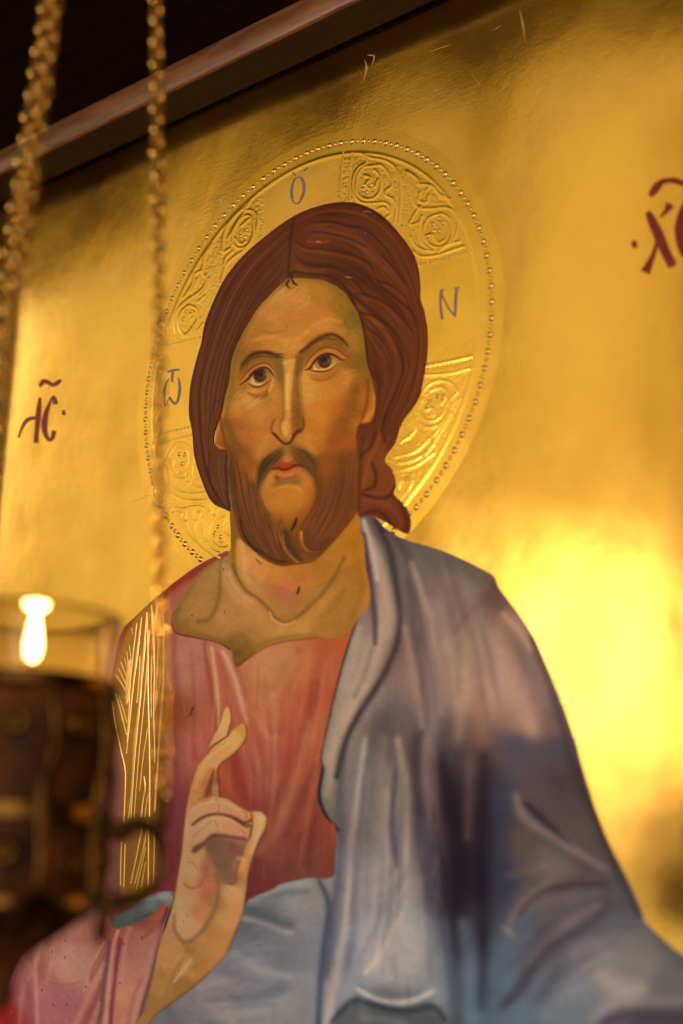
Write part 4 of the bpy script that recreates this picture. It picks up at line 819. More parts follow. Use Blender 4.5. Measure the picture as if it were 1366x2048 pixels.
# paint
m_paint, nt, b = mat_new('tempera_paint')
at = nd(nt, 'ShaderNodeAttribute', attribute_name='pigment'); lk(nt, at.outputs['Color'], b.inputs['Base Color'])
b.inputs['Roughness'].default_value = .5
b.inputs['Specular IOR Level'].default_value = .1
b.inputs['Coat Weight'].default_value = .32; b.inputs['Coat Roughness'].default_value = .05; b.inputs['Coat IOR'].default_value = 1.5
tc = nd(nt, 'ShaderNodeTexCoord'); mp = nd(nt, 'ShaderNodeMapping'); lk(nt, tc.outputs['Object'], mp.inputs['Vector'])
n1 = nd(nt, 'ShaderNodeTexNoise', Scale=1500., Detail=3.); lk(nt, mp.outputs[0], n1.inputs['Vector'])
n2 = nd(nt, 'ShaderNodeTexNoise', Scale=220., Detail=4.); lk(nt, mp.outputs[0], n2.inputs['Vector'])
mx = nd(nt, 'ShaderNodeMath', operation='ADD'); lk(nt, n1.outputs[0], mx.inputs[0]); lk(nt, n2.outputs[0], mx.inputs[1])
bu = nd(nt, 'ShaderNodeBump', Strength=.12, Distance=.0004); lk(nt, mx.outputs[0], bu.inputs['Height']); lk(nt, bu.outputs[0], b.inputs['Normal'])
lk(nt, bu.outputs[0], b.inputs['Coat Normal'])
# gold leaf
def gold(name, base, r0, r1, wav=1.0):
    m, nt, b = mat_new(name)
    b.inputs['Metallic'].default_value = 1
    b.inputs['Coat Weight'].default_value = .8; b.inputs['Coat Roughness'].default_value = .10; b.inputs['Coat IOR'].default_value = 1.5
    tc = nd(nt, 'ShaderNodeTexCoord')
    nA = nd(nt, 'ShaderNodeTexNoise', Scale=9., Detail=5., Roughness=.6); lk(nt, tc.outputs['Object'], nA.inputs['Vector'])
    nB = nd(nt, 'ShaderNodeTexNoise', Scale=420., Detail=4.); lk(nt, tc.outputs['Object'], nB.inputs['Vector'])
    rmp = nd(nt, 'ShaderNodeMapRange'); rmp.inputs['From Min'].default_value = .35; rmp.inputs['From Max'].default_value = .65
    rmp.inputs['To Min'].default_value = r0; rmp.inputs['To Max'].default_value = r1
    lk(nt, nA.outputs[0], rmp.inputs['Value']); lk(nt, rmp.outputs[0], b.inputs['Roughness'])
    cr_ = nd(nt, 'ShaderNodeValToRGB'); e = cr_.color_ramp.elements
    e[0].position = .3; e[0].color = (base[0] * .8, base[1] * .74, base[2] * .6, 1); e[1].position = .7; e[1].color = (*base, 1)
    lk(nt, nA.outputs[0], cr_.inputs[0]); lk(nt, cr_.outputs[0], b.inputs['Base Color'])
    # leaf laps, tool waves and tiny scratches
    mpx = nd(nt, 'ShaderNodeMapping'); mpx.inputs['Scale'].default_value = (16, 16, 12); mpx.inputs['Rotation'].default_value = (0, .3, 0); lk(nt, tc.outputs['Object'], mpx.inputs['Vector'])
    nC = nd(nt, 'ShaderNodeTexNoise', Scale=1., Detail=3., Roughness=.55); lk(nt, mpx.outputs[0], nC.inputs['Vector'])
    mpy = nd(nt, 'ShaderNodeMapping'); mpy.inputs['Scale'].default_value = (60, 60, 420); mpy.inputs['Rotation'].default_value = (0, .7, 0); lk(nt, tc.outputs['Object'], mpy.inputs['Vector'])
    nD = nd(nt, 'ShaderNodeTexNoise', Scale=1., Detail=4., Roughness=.7); lk(nt, mpy.outputs[0], nD.inputs['Vector'])
    b1 = nd(nt, 'ShaderNodeBump', Strength=wav, Distance=.002); lk(nt, nC.outputs[0], b1.inputs['Height'])
    b2 = nd(nt, 'ShaderNodeBump', Strength=.05, Distance=.0006); lk(nt, nB.outputs[0], b2.inputs['Height']); lk(nt, b1.outputs[0], b2.inputs['Normal'])
    b3 = nd(nt, 'ShaderNodeBump', Strength=.035, Distance=.0008); lk(nt, nD.outputs[0], b3.inputs['Height']); lk(nt, b2.outputs[0], b3.inputs['Normal'])
    nE = nd(nt, 'ShaderNodeTexNoise', Scale=5.5, Detail=1.5); lk(nt, tc.outputs['Object'], nE.inputs['Vector'])
    b4 = nd(nt, 'ShaderNodeBump', Strength=1., Distance=.0019); lk(nt, nE.outputs[0], b4.inputs['Height']); lk(nt, b3.outputs[0], b4.inputs['Normal'])
    # fine wandering scratches and creases of the leaf
    nF = nd(nt, 'ShaderNodeTexNoise', Scale=13., Detail=2.5, Distortion=1.2); lk(nt, tc.outputs['Object'], nF.inputs['Vector'])
    s1 = nd(nt, 'ShaderNodeMath', operation='SUBTRACT'); s1.inputs[1].default_value = .5; lk(nt, nF.outputs[0], s1.inputs[0])
    s2 = nd(nt, 'ShaderNodeMath', operation='ABSOLUTE'); lk(nt, s1.outputs[0], s2.inputs[0])
    s3 = nd(nt, 'ShaderNodeMapRange'); s3.inputs['From Min'].default_value = .0; s3.inputs['From Max'].default_value = .004; s3.inputs['To Min'].default_value = 1; s3.inputs['To Max'].default_value = 0; lk(nt, s2.outputs[0], s3.inputs['Value'])
    s4 = nd(nt, 'ShaderNodeMath', operation='MULTIPLY'); lk(nt, s3.outputs[0], s4.inputs[0]); lk(nt, nD.outputs[0], s4.inputs[1])
    b5 = nd(nt, 'ShaderNodeBump', Strength=.0, Distance=.0006); lk(nt, s4.outputs[0], b5.inputs['Height']); lk(nt, b4.outputs[0], b5.inputs['Normal'])
    lk(nt, b5.outputs[0], b.inputs['Normal']); b6 = nd(nt, 'ShaderNodeBump', Strength=1., Distance=.0013); lk(nt, nE.outputs[0], b6.inputs['Height']); lk(nt, b6.outputs[0], b.inputs['Coat Normal'])
    return m
m_gold = gold('gold_leaf', (.95, .57, .085), .11, .20, .16)
m_relief = gold('tooled_gold', (.96, .58, .07), .20, .30, .2)
m_bead = gold('bead_gold', (1.0, .68, .2), .34, .42, .1)
m_goldline = gold('shell_gold', (.98, .62, .18), .34, .45, .3)
def flat_paint(name, colr, rough=.5):
    m, nt, b = mat_new(name)
    tc = nd(nt, 'ShaderNodeTexCoord'); n = nd(nt, 'ShaderNodeTexNoise', Scale=180., Detail=4.); lk(nt, tc.outputs['Object'], n.inputs['Vector'])
    c = nd(nt, 'ShaderNodeValToRGB'); e = c.color_ramp.elements
    e[0].position = .3; e[0].color = (colr[0] * .6, colr[1] * .6, colr[2] * .6, 1); e[1].position = .7; e[1].color = (*colr, 1)
    lk(nt, n.outputs[0], c.inputs[0]); lk(nt, c.outputs[0], b.inputs['Base Color']); b.inputs['Roughness'].default_value = rough
    return m
m_letter = flat_paint('violet_grey_paint', (.28, .19, .22)); m_red = flat_paint('dark_red_paint', (.24, .008, .003))

#OBJECTS
def P3(x, y, off=0.0):
    u, v = onplane(x, y, off)
    return np.stack([u, np.full_like(u, -off), v], -1)
ORG = Vector((-0.65, 0, 1.2))
icon = empty('painted_icon', ORG, 'large gilded icon of a bearded man raising one hand, in a dark wood frame', 'painting')
ORGn = np.array(ORG)
def sample(A_, x, y):
    fx = np.clip(x - X0 - .5, 0, CW - 1.001); fy = np.clip(y - Y0 - .5, 0, CH - 1.001)
    ix = fx.astype(int); iy = fy.astype(int); tx = fx - ix; ty = fy - iy
    if A_.ndim == 3: tx = tx[:, None]; ty = ty[:, None]
    return (A_[iy, ix] * (1 - tx) + A_[iy, ix + 1] * tx) * (1 - ty) + (A_[iy + 1, ix] * (1 - tx) + A_[iy + 1, ix + 1] * tx) * ty
def outline_mesh(outline, step, grow=0.0):
    P = np.asarray(outline, float)
    x0, y0 = P.min(0) - step * 2; x1, y1 = P.max(0) + step * 2
    gx = np.arange(x0, x1, step); gy = np.arange(y0, y1, step)
    nx, ny = len(gx), len(gy)
    XX, YY = np.meshgrid(gx, gy)
    ins = np.zeros((ny, nx), int)
    Q = np.roll(P, -1, 0)
    for (xa, ya), (xb, yb) in zip(P, Q):
        if ya == yb: continue
        if ya > yb: xa, ya, xb, yb = xb, yb, xa, ya
        r = np.nonzero((gy >= ya) & (gy < yb))[0]
        if len(r) == 0: continue
        xs = xa + (gy[r] - ya) / (yb - ya) * (xb - xa)
        ins[r] += XX[r] < xs[:, None]
    ins = ins % 2 == 1
    cell = ins[:-1, :-1] | ins[1:, :-1] | ins[:-1, 1:] | ins[1:, 1:]
    used = np.zeros((ny, nx), bool)
    for a_ in (0, 1):
        for b_ in (0, 1): used[a_:ny - 1 + a_, b_:nx - 1 + b_] |= cell
    out = used & ~ins
    oi = np.argwhere(out)
    px, py = XX[out], YY[out]
    # snap outer vertices on to the outline
    best = np.full(len(px), 1e18); bx = px.copy(); by = py.copy()
    for (xa, ya), (xb, yb) in zip(P, Q):
        sel = np.nonzero((px > min(xa, xb) - 2 * step) & (px < max(xa, xb) + 2 * step) & (py > min(ya, yb) - 2 * step) & (py < max(ya, yb) + 2 * step))[0]
        if len(sel) == 0: continue
        dx, dy = xb - xa, yb - ya; L2 = dx * dx + dy * dy + 1e-12
        t = np.clip(((px[sel] - xa) * dx + (py[sel] - ya) * dy) / L2, 0, 1)
        qx, qy = xa + t * dx, ya + t * dy
        d = (qx - px[sel]) ** 2 + (qy - py[sel]) ** 2
        k = d < best[sel]; s2 = sel[k]
        best[s2] = d[k]; bx[s2] = qx[k]; by[s2] = qy[k]
    XX = XX.copy(); YY = YY.copy(); XX[out] = bx; YY[out] = by
    idx = -np.ones((ny, nx), int); idx[used] = np.arange(used.sum())
    ci, cj = np.nonzero(cell)
    F = np.stack([idx[ci, cj], idx[ci + 1, cj], idx[ci + 1, cj + 1], idx[ci, cj + 1]], 1)
    return XX[used], YY[used], F
LAY = 0.00012
def paint_part(name, outline, step, layer, parent=None, label=None):
    x, y, F = outline_mesh(outline, step)
    off = LAY * layer
    V = P3(x, y, off)
    par = parent or icon
    o = newobj(name, V - ORGn, F, m_paint, par, sample(LIN, x, y))
    if label: o['label'] = label
    return o

# gold board with thickness
uL, _ = onplane(-40., 700.); _, vT = onplane(444., 205.)
uR = onplane(1620., 1000.)[0] + .12; vB = onplane(400., 2420.)[1] - .0
gx = np.linspace(uL - .01, uR, 60); gz = np.linspace(vB, vT + .01, 60)
XX, ZZ = np.meshgrid(gx, gz)
V = np.stack([XX.ravel(), np.zeros(XX.size), ZZ.ravel()], 1)
ii = np.arange(59 * 60).reshape(59, 60)[:, :-1].ravel()
F = np.stack([ii, ii + 1, ii + 61, ii + 60], 1)
nb = len(V)
Vb = np.array([[gx[0], .02, gz[0]], [gx[-1], .02, gz[0]], [gx[-1], .02, gz[-1]], [gx[0], .02, gz[-1]]])
Fb = [[nb, nb + 3, nb + 2, nb + 1], [0, nb, nb + 1, 59], [59, nb + 1, nb + 2, 3599], [3599, nb + 2, nb + 3, 3540], [3540, nb + 3, nb, 0]]
newobj('gold_board', np.vstack([V, Vb]) - ORGn, np.vstack([F, Fb]), m_gold, icon)

paint_part('tunic', O_tunic, 2.2, 1, label='crimson pink tunic in soft folds')
paint_part('mantle_band', O_cuff, 1.8, 2)
paint_part('neck', O_neck, 1.7, 2)
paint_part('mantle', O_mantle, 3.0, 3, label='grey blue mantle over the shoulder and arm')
paint_part('sleeve', O_sleeve, 2.0, 4, label='pale pink sleeve')
face = paint_part('face', O_face, 1.35, 3)
paint_part('beard', O_beard, 1.5, 4, face)
paint_part('hair', O_hair, 1.4, 5)
paint_part('hand', O_hand, 1.7, 5, label='raised blessing hand with two crossed upright fingers')
paint_part('eye', catmull(EY(185,540, 240,440, 330,355, 420,318, 500,340, 535,420, 520,490, 450,540, 400,570, 300,560), 5, True), 1.1, 5, face)
paint_part('eye', catmull(EY(815,385, 870,280, 950,200, 1050,160, 1150,180, 1270,270, 1220,310, 1150,350, 1080,400, 1000,420, 900,405), 5, True), 1.1, 5, face)
paint_part('eyebrow', catmull(EY(185,400, 215,320, 300,232, 400,205, 490,215, 610,250, 605,275, 500,275, 400,262, 310,290, 240,350), 5, True), 1.1, 5, face)
paint_part('eyebrow', catmull(EY(770,220, 830,175, 900,115, 980,65, 1060,38, 1140,45, 1210,90, 1262,170, 1230,180, 1180,150, 1110,110, 1030,100, 950,140, 860,200, 790,235), 5, True), 1.1, 5, face)
paint_part('nose', catmull(EY(600,270, 740,270, 800,240, 790,500, 805,750, 830,900, 815,985, 760,1030, 700,1110, 640,1128, 580,1100, 500,1020, 495,930, 530,870, 595,850, 612,700, 610,450), 5, True), 1.3, 5, face)
paint_part('mouth', catmull(MO(455,360, 520,300, 570,240, 650,230, 700,290, 775,335, 745,380, 735,410, 700,440, 600,450, 510,470, 490,410), 5, True), 1.3, 5, face)
paint_part('moustache', catmull(MO(600,170, 640,150, 700,140, 800,180, 870,250, 910,340, 925,460, 905,560, 850,460, 760,360, 680,280, 640,200, 600,190, 560,270, 500,340, 430,410, 370,540, 320,580, 305,470, 330,350, 380,262, 450,205, 520,165), 5, True), 1.3, 6, face)

# painted and gilded lines as real ribbons of paint
def ribbon(pts, w, off, thick=.00012, n=6, cap=True):
    P = catmull(pts, n)
    t = np.linspace(0, 1, len(P))
    w = np.interp(t, np.linspace(0, 1, len(w)), w) if hasattr(w, '__len__') else np.full(len(P), float(w))
    T = np.gradient(P, axis=0); T /= np.linalg.norm(T, axis=1)[:, None] + 1e-9
    N = np.stack([-T[:, 1], T[:, 0]], 1)
    a = P + N * w[:, None] / 2; b_ = P - N * w[:, None] / 2
    V = np.vstack([P3(a[:, 0], a[:, 1], off), P3(P[:, 0], P[:, 1], off + thick), P3(b_[:, 0], b_[:, 1], off)])
    k = len(P); i = np.arange(k - 1)
    F = np.vstack([np.stack([i, i + k, i + k + 1, i + 1], 1), np.stack([i + k, i + 2 * k, i + 2 * k + 1, i + k + 1], 1)])
    return V, F
def ribbons(name, lst, off, mat, parent, thick=.00012):
    Vs, Fs, k = [], [], 0
    for pts, w in lst:
        V, F = ribbon(pts, w, off, thick); Vs.append(V); Fs.append(F + k); k += len(V)
    return newobj(name, np.vstack(Vs) - ORGn, np.vstack(Fs), mat, parent)
hatch = [([*D_(895,90, 903,300, 902,560, 885,800, 870,1040, 855,1280)], 3), (D_(868,150, 848,300, 850,400, 856,560, 852,640), 2.4), (D_(838,140, 850,300, 855,480, 850,700, 856,1010), 2.6), (D_(812,178, 818,400, 818,600, 825,900, 827,1100, 825,1310), 3.2),
         (D_(812,200, 790,450, 770,700, 745,900, 728,1150, 708,1330), [2,4,4,6,4,2.4]), (D_(785,205, 760,400, 735,600, 715,800, 700,960), [2,4,3,3,2]), (D_(757,240, 738,400, 722,560, 712,760, 703,900), 2.2), (D_(805,330, 785,550, 765,760, 740,1050, 722,1320), 2.8),
         (D_(828,280, 812,500, 790,750, 765,1000, 742,1310), 2.2), (D_(888,230, 876,350, 870,500, 858,720), 2.2), (D_(900,500, 885,570, 865,660), 2), (D_(612,640, 636,790, 670,950, 692,1060, 690,1200, 683,1340), 2.8), (D_(627,600, 660,700, 700,860), 2.6),
         (D_(655,640, 680,710, 703,790), 2.2), (D_(640,525, 670,570, 708,640), 3), (D_(655,490, 680,540, 705,600), 2.4), (D_(668,450, 690,510, 712,560), 2.2), (D_(700,395, 708,450, 718,520), 2), (D_(715,360, 722,410, 728,460), 2), (D_(728,265, 735,300), 1.8), (D_(690,430, 700,480), 1.8),
         (D_(715,440, 708,560, 702,680), [5,9,4]), (D_(690,640, 700,660, 698,690), [2,5,2]), (D_(818,820, 795,960, 780,1090, 772,1170), 2.2), (D_(795,1085, 802,1150, 790,1220, 780,1310), 3), (D_(822,1180, 808,1250, 800,1310), 2.6), (D_(862,1080, 858,1180, 852,1280), 2),
         (D_(790,1340, 760,1500, 722,1680), 3), (D_(818,1340, 790,1500, 745,1680), 3), (D_(805,1480, 780,1600, 753,1715), 2.6), (D_(805,1560, 795,1620, 782,1700), 2.4), (D_(850,1360, 852,1500, 847,1690), 2.6), (D_(820,1340, 820,1500, 818,1690), 3), (D_(672,1450, 668,1560, 666,1690), 2.4), (D_(692,1460, 688,1580, 684,1700), 2.6),
         (D_(775,420, 768,560, 758,680), 2), (D_(840,420, 836,600, 838,760), 2)]
for i, (p, w) in enumerate(hatch):
    o = ribbons('gold_hatching_line', [(p, [v * 1.25 for v in w] if isinstance(w, list) else w * 1.3)], LAY * 2.0, m_goldline, icon, .0003)
# inscriptions
def word(name, strokes, mat, off=.00010):
    if mat is m_red: strokes = [(p, [v * 1.45 for v in w]) for p, w in strokes]
    ribbons(name, strokes, off, mat, icon)
word('letter', [(I_(165,250, 185,256, 200,290, 198,340, 180,390, 158,408, 138,395, 128,355, 132,300, 148,262, 166,250), [2,5,7,6,4,2.4,4,6,5,3,2])], m_letter)
word('accent_mark', [(I_(133,222, 152,240), [4,3])], m_letter); word('accent_mark', [(I_(200,212, 222,194), [4.5,3])], m_letter)
word('letter', [(I_(1018,925, 1012,1000, 1022,1095), [7,5,6]), (I_(1020,945, 1060,1030, 1100,1075), [3,4,5]), (I_(1108,908, 1102,980, 1098,1080), [6,6,5]), (I_(1008,922, 1030,918), [3,3]), (I_(1092,912, 1125,905), [3,3])], m_letter)
word('letter', [(K_(318,262, 285,320, 268,400, 270,480, 282,530), [2,4,5,5,3]), (K_(285,525, 310,460, 325,445, 345,478, 375,498, 400,460, 415,380, 412,300, 400,255), [3,3,4,5,5,5,6,5,2])], m_letter)
word('letter', [(K_(300,205, 345,190, 412,182), [5,5,4]), (K_(352,195, 345,250, 345,300), [5,5,4])], m_letter)
N4 = cr(0, 700, 6.83)
word('titlo_mark', [(N4(540,500, 590,430, 650,440, 720,475, 780,450, 830,405), [5,7,6,5,7,4])], m_red)
word('letter', [(N4(545,650, 530,800, 518,940, 500,1120, 490,1270), [4,7,8,6,7]), (N4(250,1200, 300,1060, 380,950, 520,920), [3,4,6,4])], m_red)
word('letter', [(N4(755,740, 745,660, 720,640, 680,720, 630,860, 605,1010, 615,1130, 660,1220, 710,1210, 740,1100), [8,5,3,4,7,9,7,5,5,7])], m_red)
word('dot_mark', [(N4(845,855, 890,855), [7,7])], m_red)
XC = cr(1180, 300, 6.4)
word('titlo_mark', [(XC(770,590, 840,490, 920,410, 1010,390, 1100,395, 1250,440, 1380,400), [7,12,8,7,9,7,7])], m_red)
word('letter', [(XC(740,790, 800,920, 880,1090, 960,1290, 1060,1490), [8,13,15,14,13]), (XC(1030,690, 980,770, 900,860), [14,7,3]), (XC(860,1100, 830,1280, 770,1430, 705,1570), [4,6,9,14])], m_red)
word('letter', [(XC(1400,760, 1250,680, 1180,800, 1150,1000, 1160,1180, 1220,1340, 1350,1420, 1450,1330), [8,6,11,15,13,11,7,8])], m_red)
word('dot_mark', [(XC(535,1215, 600,1200), [10,10])], m_red)

m_rub = gold('rubbed_gold', (.9, .6, .16), .42, .55, .3)
sc_ = []
for _ in range(7):
    x, y = random.uniform(600, 1080), random.uniform(30, 260)
    if y < 250 - .36 * (x - 300) * .9: y += 60
    an = random.choice([-.35, -.5, 1.4, 1.2, -1.0]) + random.uniform(-.25, .25); l = random.uniform(8, 46)
    sc_.append(([(x, y), (x + l * .5 * math.cos(an) + random.uniform(-2, 2), y + l * .5 * math.sin(an)), (x + l * math.cos(an), y + l * math.sin(an))], [.2, random.uniform(.5, 1.0), .2]))
sc_ += [([(1040, 20), (1046, 50), (1050, 82)], [2, 5, 1]), ([(729, 118), (733, 135), (728, 158)], [1, 5, 1]), ([(735, 110), (748, 112), (744, 130)], [1, 4, 1]), ([(440, 398), (444, 408)], [6, 3]), ([(262, 1005), (300, 990)], [1, 1.4])]
o = ribbons('scratch', sc_, .00006, m_rub, icon, .00010); o['kind'] = 'stuff'
# ------------------------------------------------------------ halo: tooled relief in the gilded gesso
qd = ray(np.array([0.]), np.array([0.]))
HCU, HCV, HR = -0.91366651 * DIST, 0.52099011 * DIST + EYE, 0.23242512 * DIST
def hpos(ang, r):                                      # angle, radius ratio -> photo position
    u = HCU + HR * r * math.cos(ang); v = HCV + HR * r * math.sin(ang)
    d = np.array([u, DIST, v - EYE]) @ RM
    return (PW / 2 + FPX * d[0] / d[2], PH / 2 - FPX * d[1] / d[2])
HT = np.zeros((CH, CW), np.float32)
NEAR = np.zeros((CH, CW), np.float32)
def R(pts, w=3.2, h=1.0, n=6):
    r = cover(pts, w * .6, w * .75, n)
    if r: x0, y0, x1, y1, c = r; v = HT[y0:y1, x0:x1]; np.maximum(v, c * h, out=v)
    r = cover(pts, w + 5, 2.0, n)
    if r: x0, y0, x1, y1, c = r; v = NEAR[y0:y1, x0:x1]; np.maximum(v, c, out=v)
ringpts = [hpos(t, .945) for t in np.linspace(0, 2 * math.pi, 97)]
R(ringpts, 5.0, .8, 2)
for p in [I_(550,110, 600,135, 680,150, 740,190, 770,260, 778,350, 772,450, 765,530), I_(550,110, 575,160, 530,190, 500,240, 490,300, 505,360, 545,400, 620,405, 680,400, 715,430, 715,470, 690,490),
          I_(600,185, 560,190, 525,230, 512,300, 525,350, 565,380, 615,375, 650,340, 660,290, 650,240, 620,205), I_(600,185, 660,180, 705,230, 725,300, 690,328, 690,360, 730,380, 750,430, 742,520),
          I_(810,215, 830,300, 850,380, 880,430, 960,437, 1040,430, 1090,450, 1115,500, 1108,580, 1080,635), I_(815,215, 870,255, 890,300), I_(895,420, 860,470, 830,530, 880,520, 905,480), I_(880,290, 960,300, 1010,350, 1070,382),
          I_(890,340, 885,390, 930,398, 942,355), I_(850,690, 900,722, 1000,712, 1080,685, 1155,660), I_(1000,690, 1060,652, 1130,630), I_(835,600, 860,650, 910,682, 972,690), I_(785,540, 800,600, 840,690), I_(930,330, 960,300, 1030,380),
          I_(1000,470, 950,490, 915,540, 915,600, 950,650, 1010,665, 1065,630, 1085,560, 1070,500, 1030,470, 1000,470), I_(900,480, 885,560, 900,630, 960,690), I_(560,240, 600,255, 570,290, 590,320), I_(640,265, 625,310),
          I_(925,600, 960,590, 1000,640, 1040,620), I_(640,440, 680,430, 700,455),
          J_(1060,610, 1020,680, 940,740, 860,830, 810,920, 790,1010, 785,1110), J_(1050,770, 1080,860, 1070,970, 1010,1060, 930,1075, 880,1010, 890,920, 940,830, 1000,770, 1050,770), J_(990,740, 930,820, 870,930, 835,990),
          J_(1000,720, 1070,720, 1120,790, 1110,900, 1070,1010, 1000,1090, 900,1160, 830,1230, 790,1330, 775,1420), J_(700,1040, 640,1120, 600,1210), J_(880,1110, 820,1170, 800,1240), J_(860,1080, 800,1120), J_(620,1150, 595,1280, 610,1350),
          J_(590,1290, 520,1330, 500,1420, 450,1500, 410,1555), J_(630,1330, 625,1420, 560,1500, 430,1590, 350,1680, 328,1780, 340,1880), J_(660,1360, 640,1450, 570,1535), J_(620,1530, 555,1590), J_(540,1370, 530,1420, 480,1500),
          J_(470,1620, 540,1660, 552,1740, 510,1820, 430,1905, 380,1850, 370,1760, 400,1680, 470,1620), J_(580,1740, 540,1820, 480,1900, 400,1925), J_(605,1790, 560,1850, 500,1890), J_(480,1890, 520,1800), J_(960,870, 1040,800), J_(910,980, 960,1040, 1010,1010), J_(480,1700, 520,1690, 500,1760),
          K_(280,1020, 310,940, 370,880, 440,865, 500,900, 532,960), K_(310,1050, 330,1110, 390,1175, 470,1180, 480,1150), K_(330,980, 390,910, 460,905, 505,960, 505,1060, 450,1130, 400,1140), K_(285,1090, 300,1200, 360,1270, 450,1312, 560,1320, 660,1305), K_(245,1220, 330,1310, 430,1362, 520,1382, 700,1375),
          K_(350,1440, 440,1460, 520,1442, 600,1435, 660,1460, 690,1490, 722,1420), K_(740,1440, 730,1530, 770,1492, 745,1455), K_(480,1150, 488,1215, 520,1180), K_(550,1080, 550,1180, 585,1205), K_(530,1240, 600,1268, 650,1255), K_(350,1500, 400,1490, 455,1520, 440,1562, 480,1580, 490,1510),
          K_(550,1530, 570,1500, 610,1500, 622,1540, 590,1592, 560,1570, 550,1530), K_(590,1600, 570,1640, 595,1740, 610,1790), K_(640,1550, 660,1650, 665,1740, 700,1800, 740,1850, 790,1870), K_(500,1600, 520,1680, 590,1780), K_(830,1640, 850,1580, 830,1540, 780,1560, 720,1620, 700,1700, 730,1770, 800,1822, 860,1812, 882,1780),
          K_(860,1620, 835,1680, 880,1720), K_(420,1010, 400,1060), K_(440,1050, 470,1040), K_(380,1030, 370,1080), K_(300,1050, 340,960), K_(720,1720, 760,1740, 770,1780, 820,1770, 820,1720),
          L_(450,450, 700,400, 900,355), L_(430,540, 700,518, 880,470), L_(370,850, 420,700, 500,620, 600,590, 700,620, 760,690), L_(490,690, 570,660, 640,680, 665,760, 640,860, 580,950, 500,985, 420,950, 390,870, 420,760), L_(760,700, 690,780, 680,850, 600,990, 520,1045, 430,1040), L_(330,950, 345,1050, 300,1130, 240,1170),
          L_(130,1340, 300,1300, 400,1240, 480,1160), L_(160,1400, 320,1370, 450,1290, 525,1215), L_(200,1470, 350,1420, 470,1340, 530,1290), L_(250,1480, 310,1560, 270,1680), L_(740,770, 650,950, 520,1130), L_(700,900, 600,1080, 430,1340), L_(480,1420, 400,1560, 280,1720), L_(300,1100, 200,1200), L_(590,740, 640,740, 600,820), L_(440,880, 520,860, 520,940), L_(200,1560, 180,1640)]:
    R(p, 4.0)
    q = np.asarray(p)                                  # double contour gives the ribbon look of the scrolls
for c_, rr in [(J_(985,945)[0], 10), (I_(590,300)[0], 9), (I_(1000,560)[0], 14), (K_(425,1010)[0], 10), (L_(520,830)[0], 12), (J_(455,1750)[0], 9)]:
    for k in range(3):
        t0 = random.uniform(0, 6.28); R([(c_[0] + rr * .7 * math.cos(t0 + u), c_[1] + rr * math.sin(t0 + u)) for u in (0, .6, 1.2)], 2.6, .8)
panels = np.zeros((CH, CW), np.float32)
for poly in ([(700,285),(686,300),(674,420),(700,500),(836,535),(945,505),(985,450),(900,320),(780,270)], [(523,370),(528,475),(440,600),(398,672),(300,700),(300,560),(430,420)],
             [(290,885),(382,858),(420,960),(470,1030),(466,1130),(400,1130),(300,1010)], [(845,745),(975,722),(985,800),(920,980),(820,1060),(740,1000),(770,880),(830,830)]):
    panels = np.maximum(panels, poly_mask(poly))
yy, xx = np.mgrid[0:CH, 0:CW]
sl = (slice(200 - Y0, 1200 - Y0), slice(240 - X0, 1060 - X0))
uu, vv = onplane(xx[sl] + X0 + .5, yy[sl] + Y0 + .5)
RR = np.hypot(uu - HCU, vv - HCV) / HR
pn = panels[sl] * (RR < .925) * (RR > .42)
stp = np.zeros_like(HT)
hs = HT[sl]; st = stp[sl]
cand = np.argwhere(pn > .5)
for k in rng.permutation(len(cand))[:16000]:
    y, x = cand[k]
    if st[max(0, y - 2):y + 3, max(0, x - 2):x + 3].max() > .3: continue
    y0, x0 = y - 3, x - 3
    if y0 < 0 or x0 < 0 or y0 + 7 > st.shape[0] or x0 + 7 > st.shape[1]: continue
    jy, jx = np.mgrid[-3:4, -3:4]
    bl_ = np.clip(1 - (jy ** 2 + jx ** 2) / 6.5, 0, 1) * random.uniform(.35, .7)
    v = st[y0:y0 + 7, x0:x0 + 7]; np.maximum(v, bl_, out=v)
HT[sl] = np.maximum(hs, st * (1 - NEAR[sl]))
HT[sl] += (RR < .93) * .0
outer = [hpos(t, 1.06) for t in np.linspace(0, 2 * math.pi, 120, endpoint=False)]
x, y, F = outline_mesh(outer, 1.6)
u, v = onplane(x, y)
rr = np.hypot(u - HCU, v - HCV) / HR
cover_fig = np.maximum.reduce([M['hair'], M['face'], M['mantle'], M['neck'], M['tunic']])
keep_v = sample(boxblur(cover_fig, 5), x, y) < .97
Fk = F[keep_v[F].any(1)]
us = np.unique(Fk); remap = -np.ones(len(x), int); remap[us] = np.arange(len(us))
hgt = sample(boxblur(HT, 1), x, y) * .00030 + .00001
Vh = np.stack([u, -hgt, v], -1)[us]
halo = newobj('halo', Vh - ORGn, remap[Fk], m_relief, icon)
halo['label'] = 'tooled golden halo with scrolls and beads'
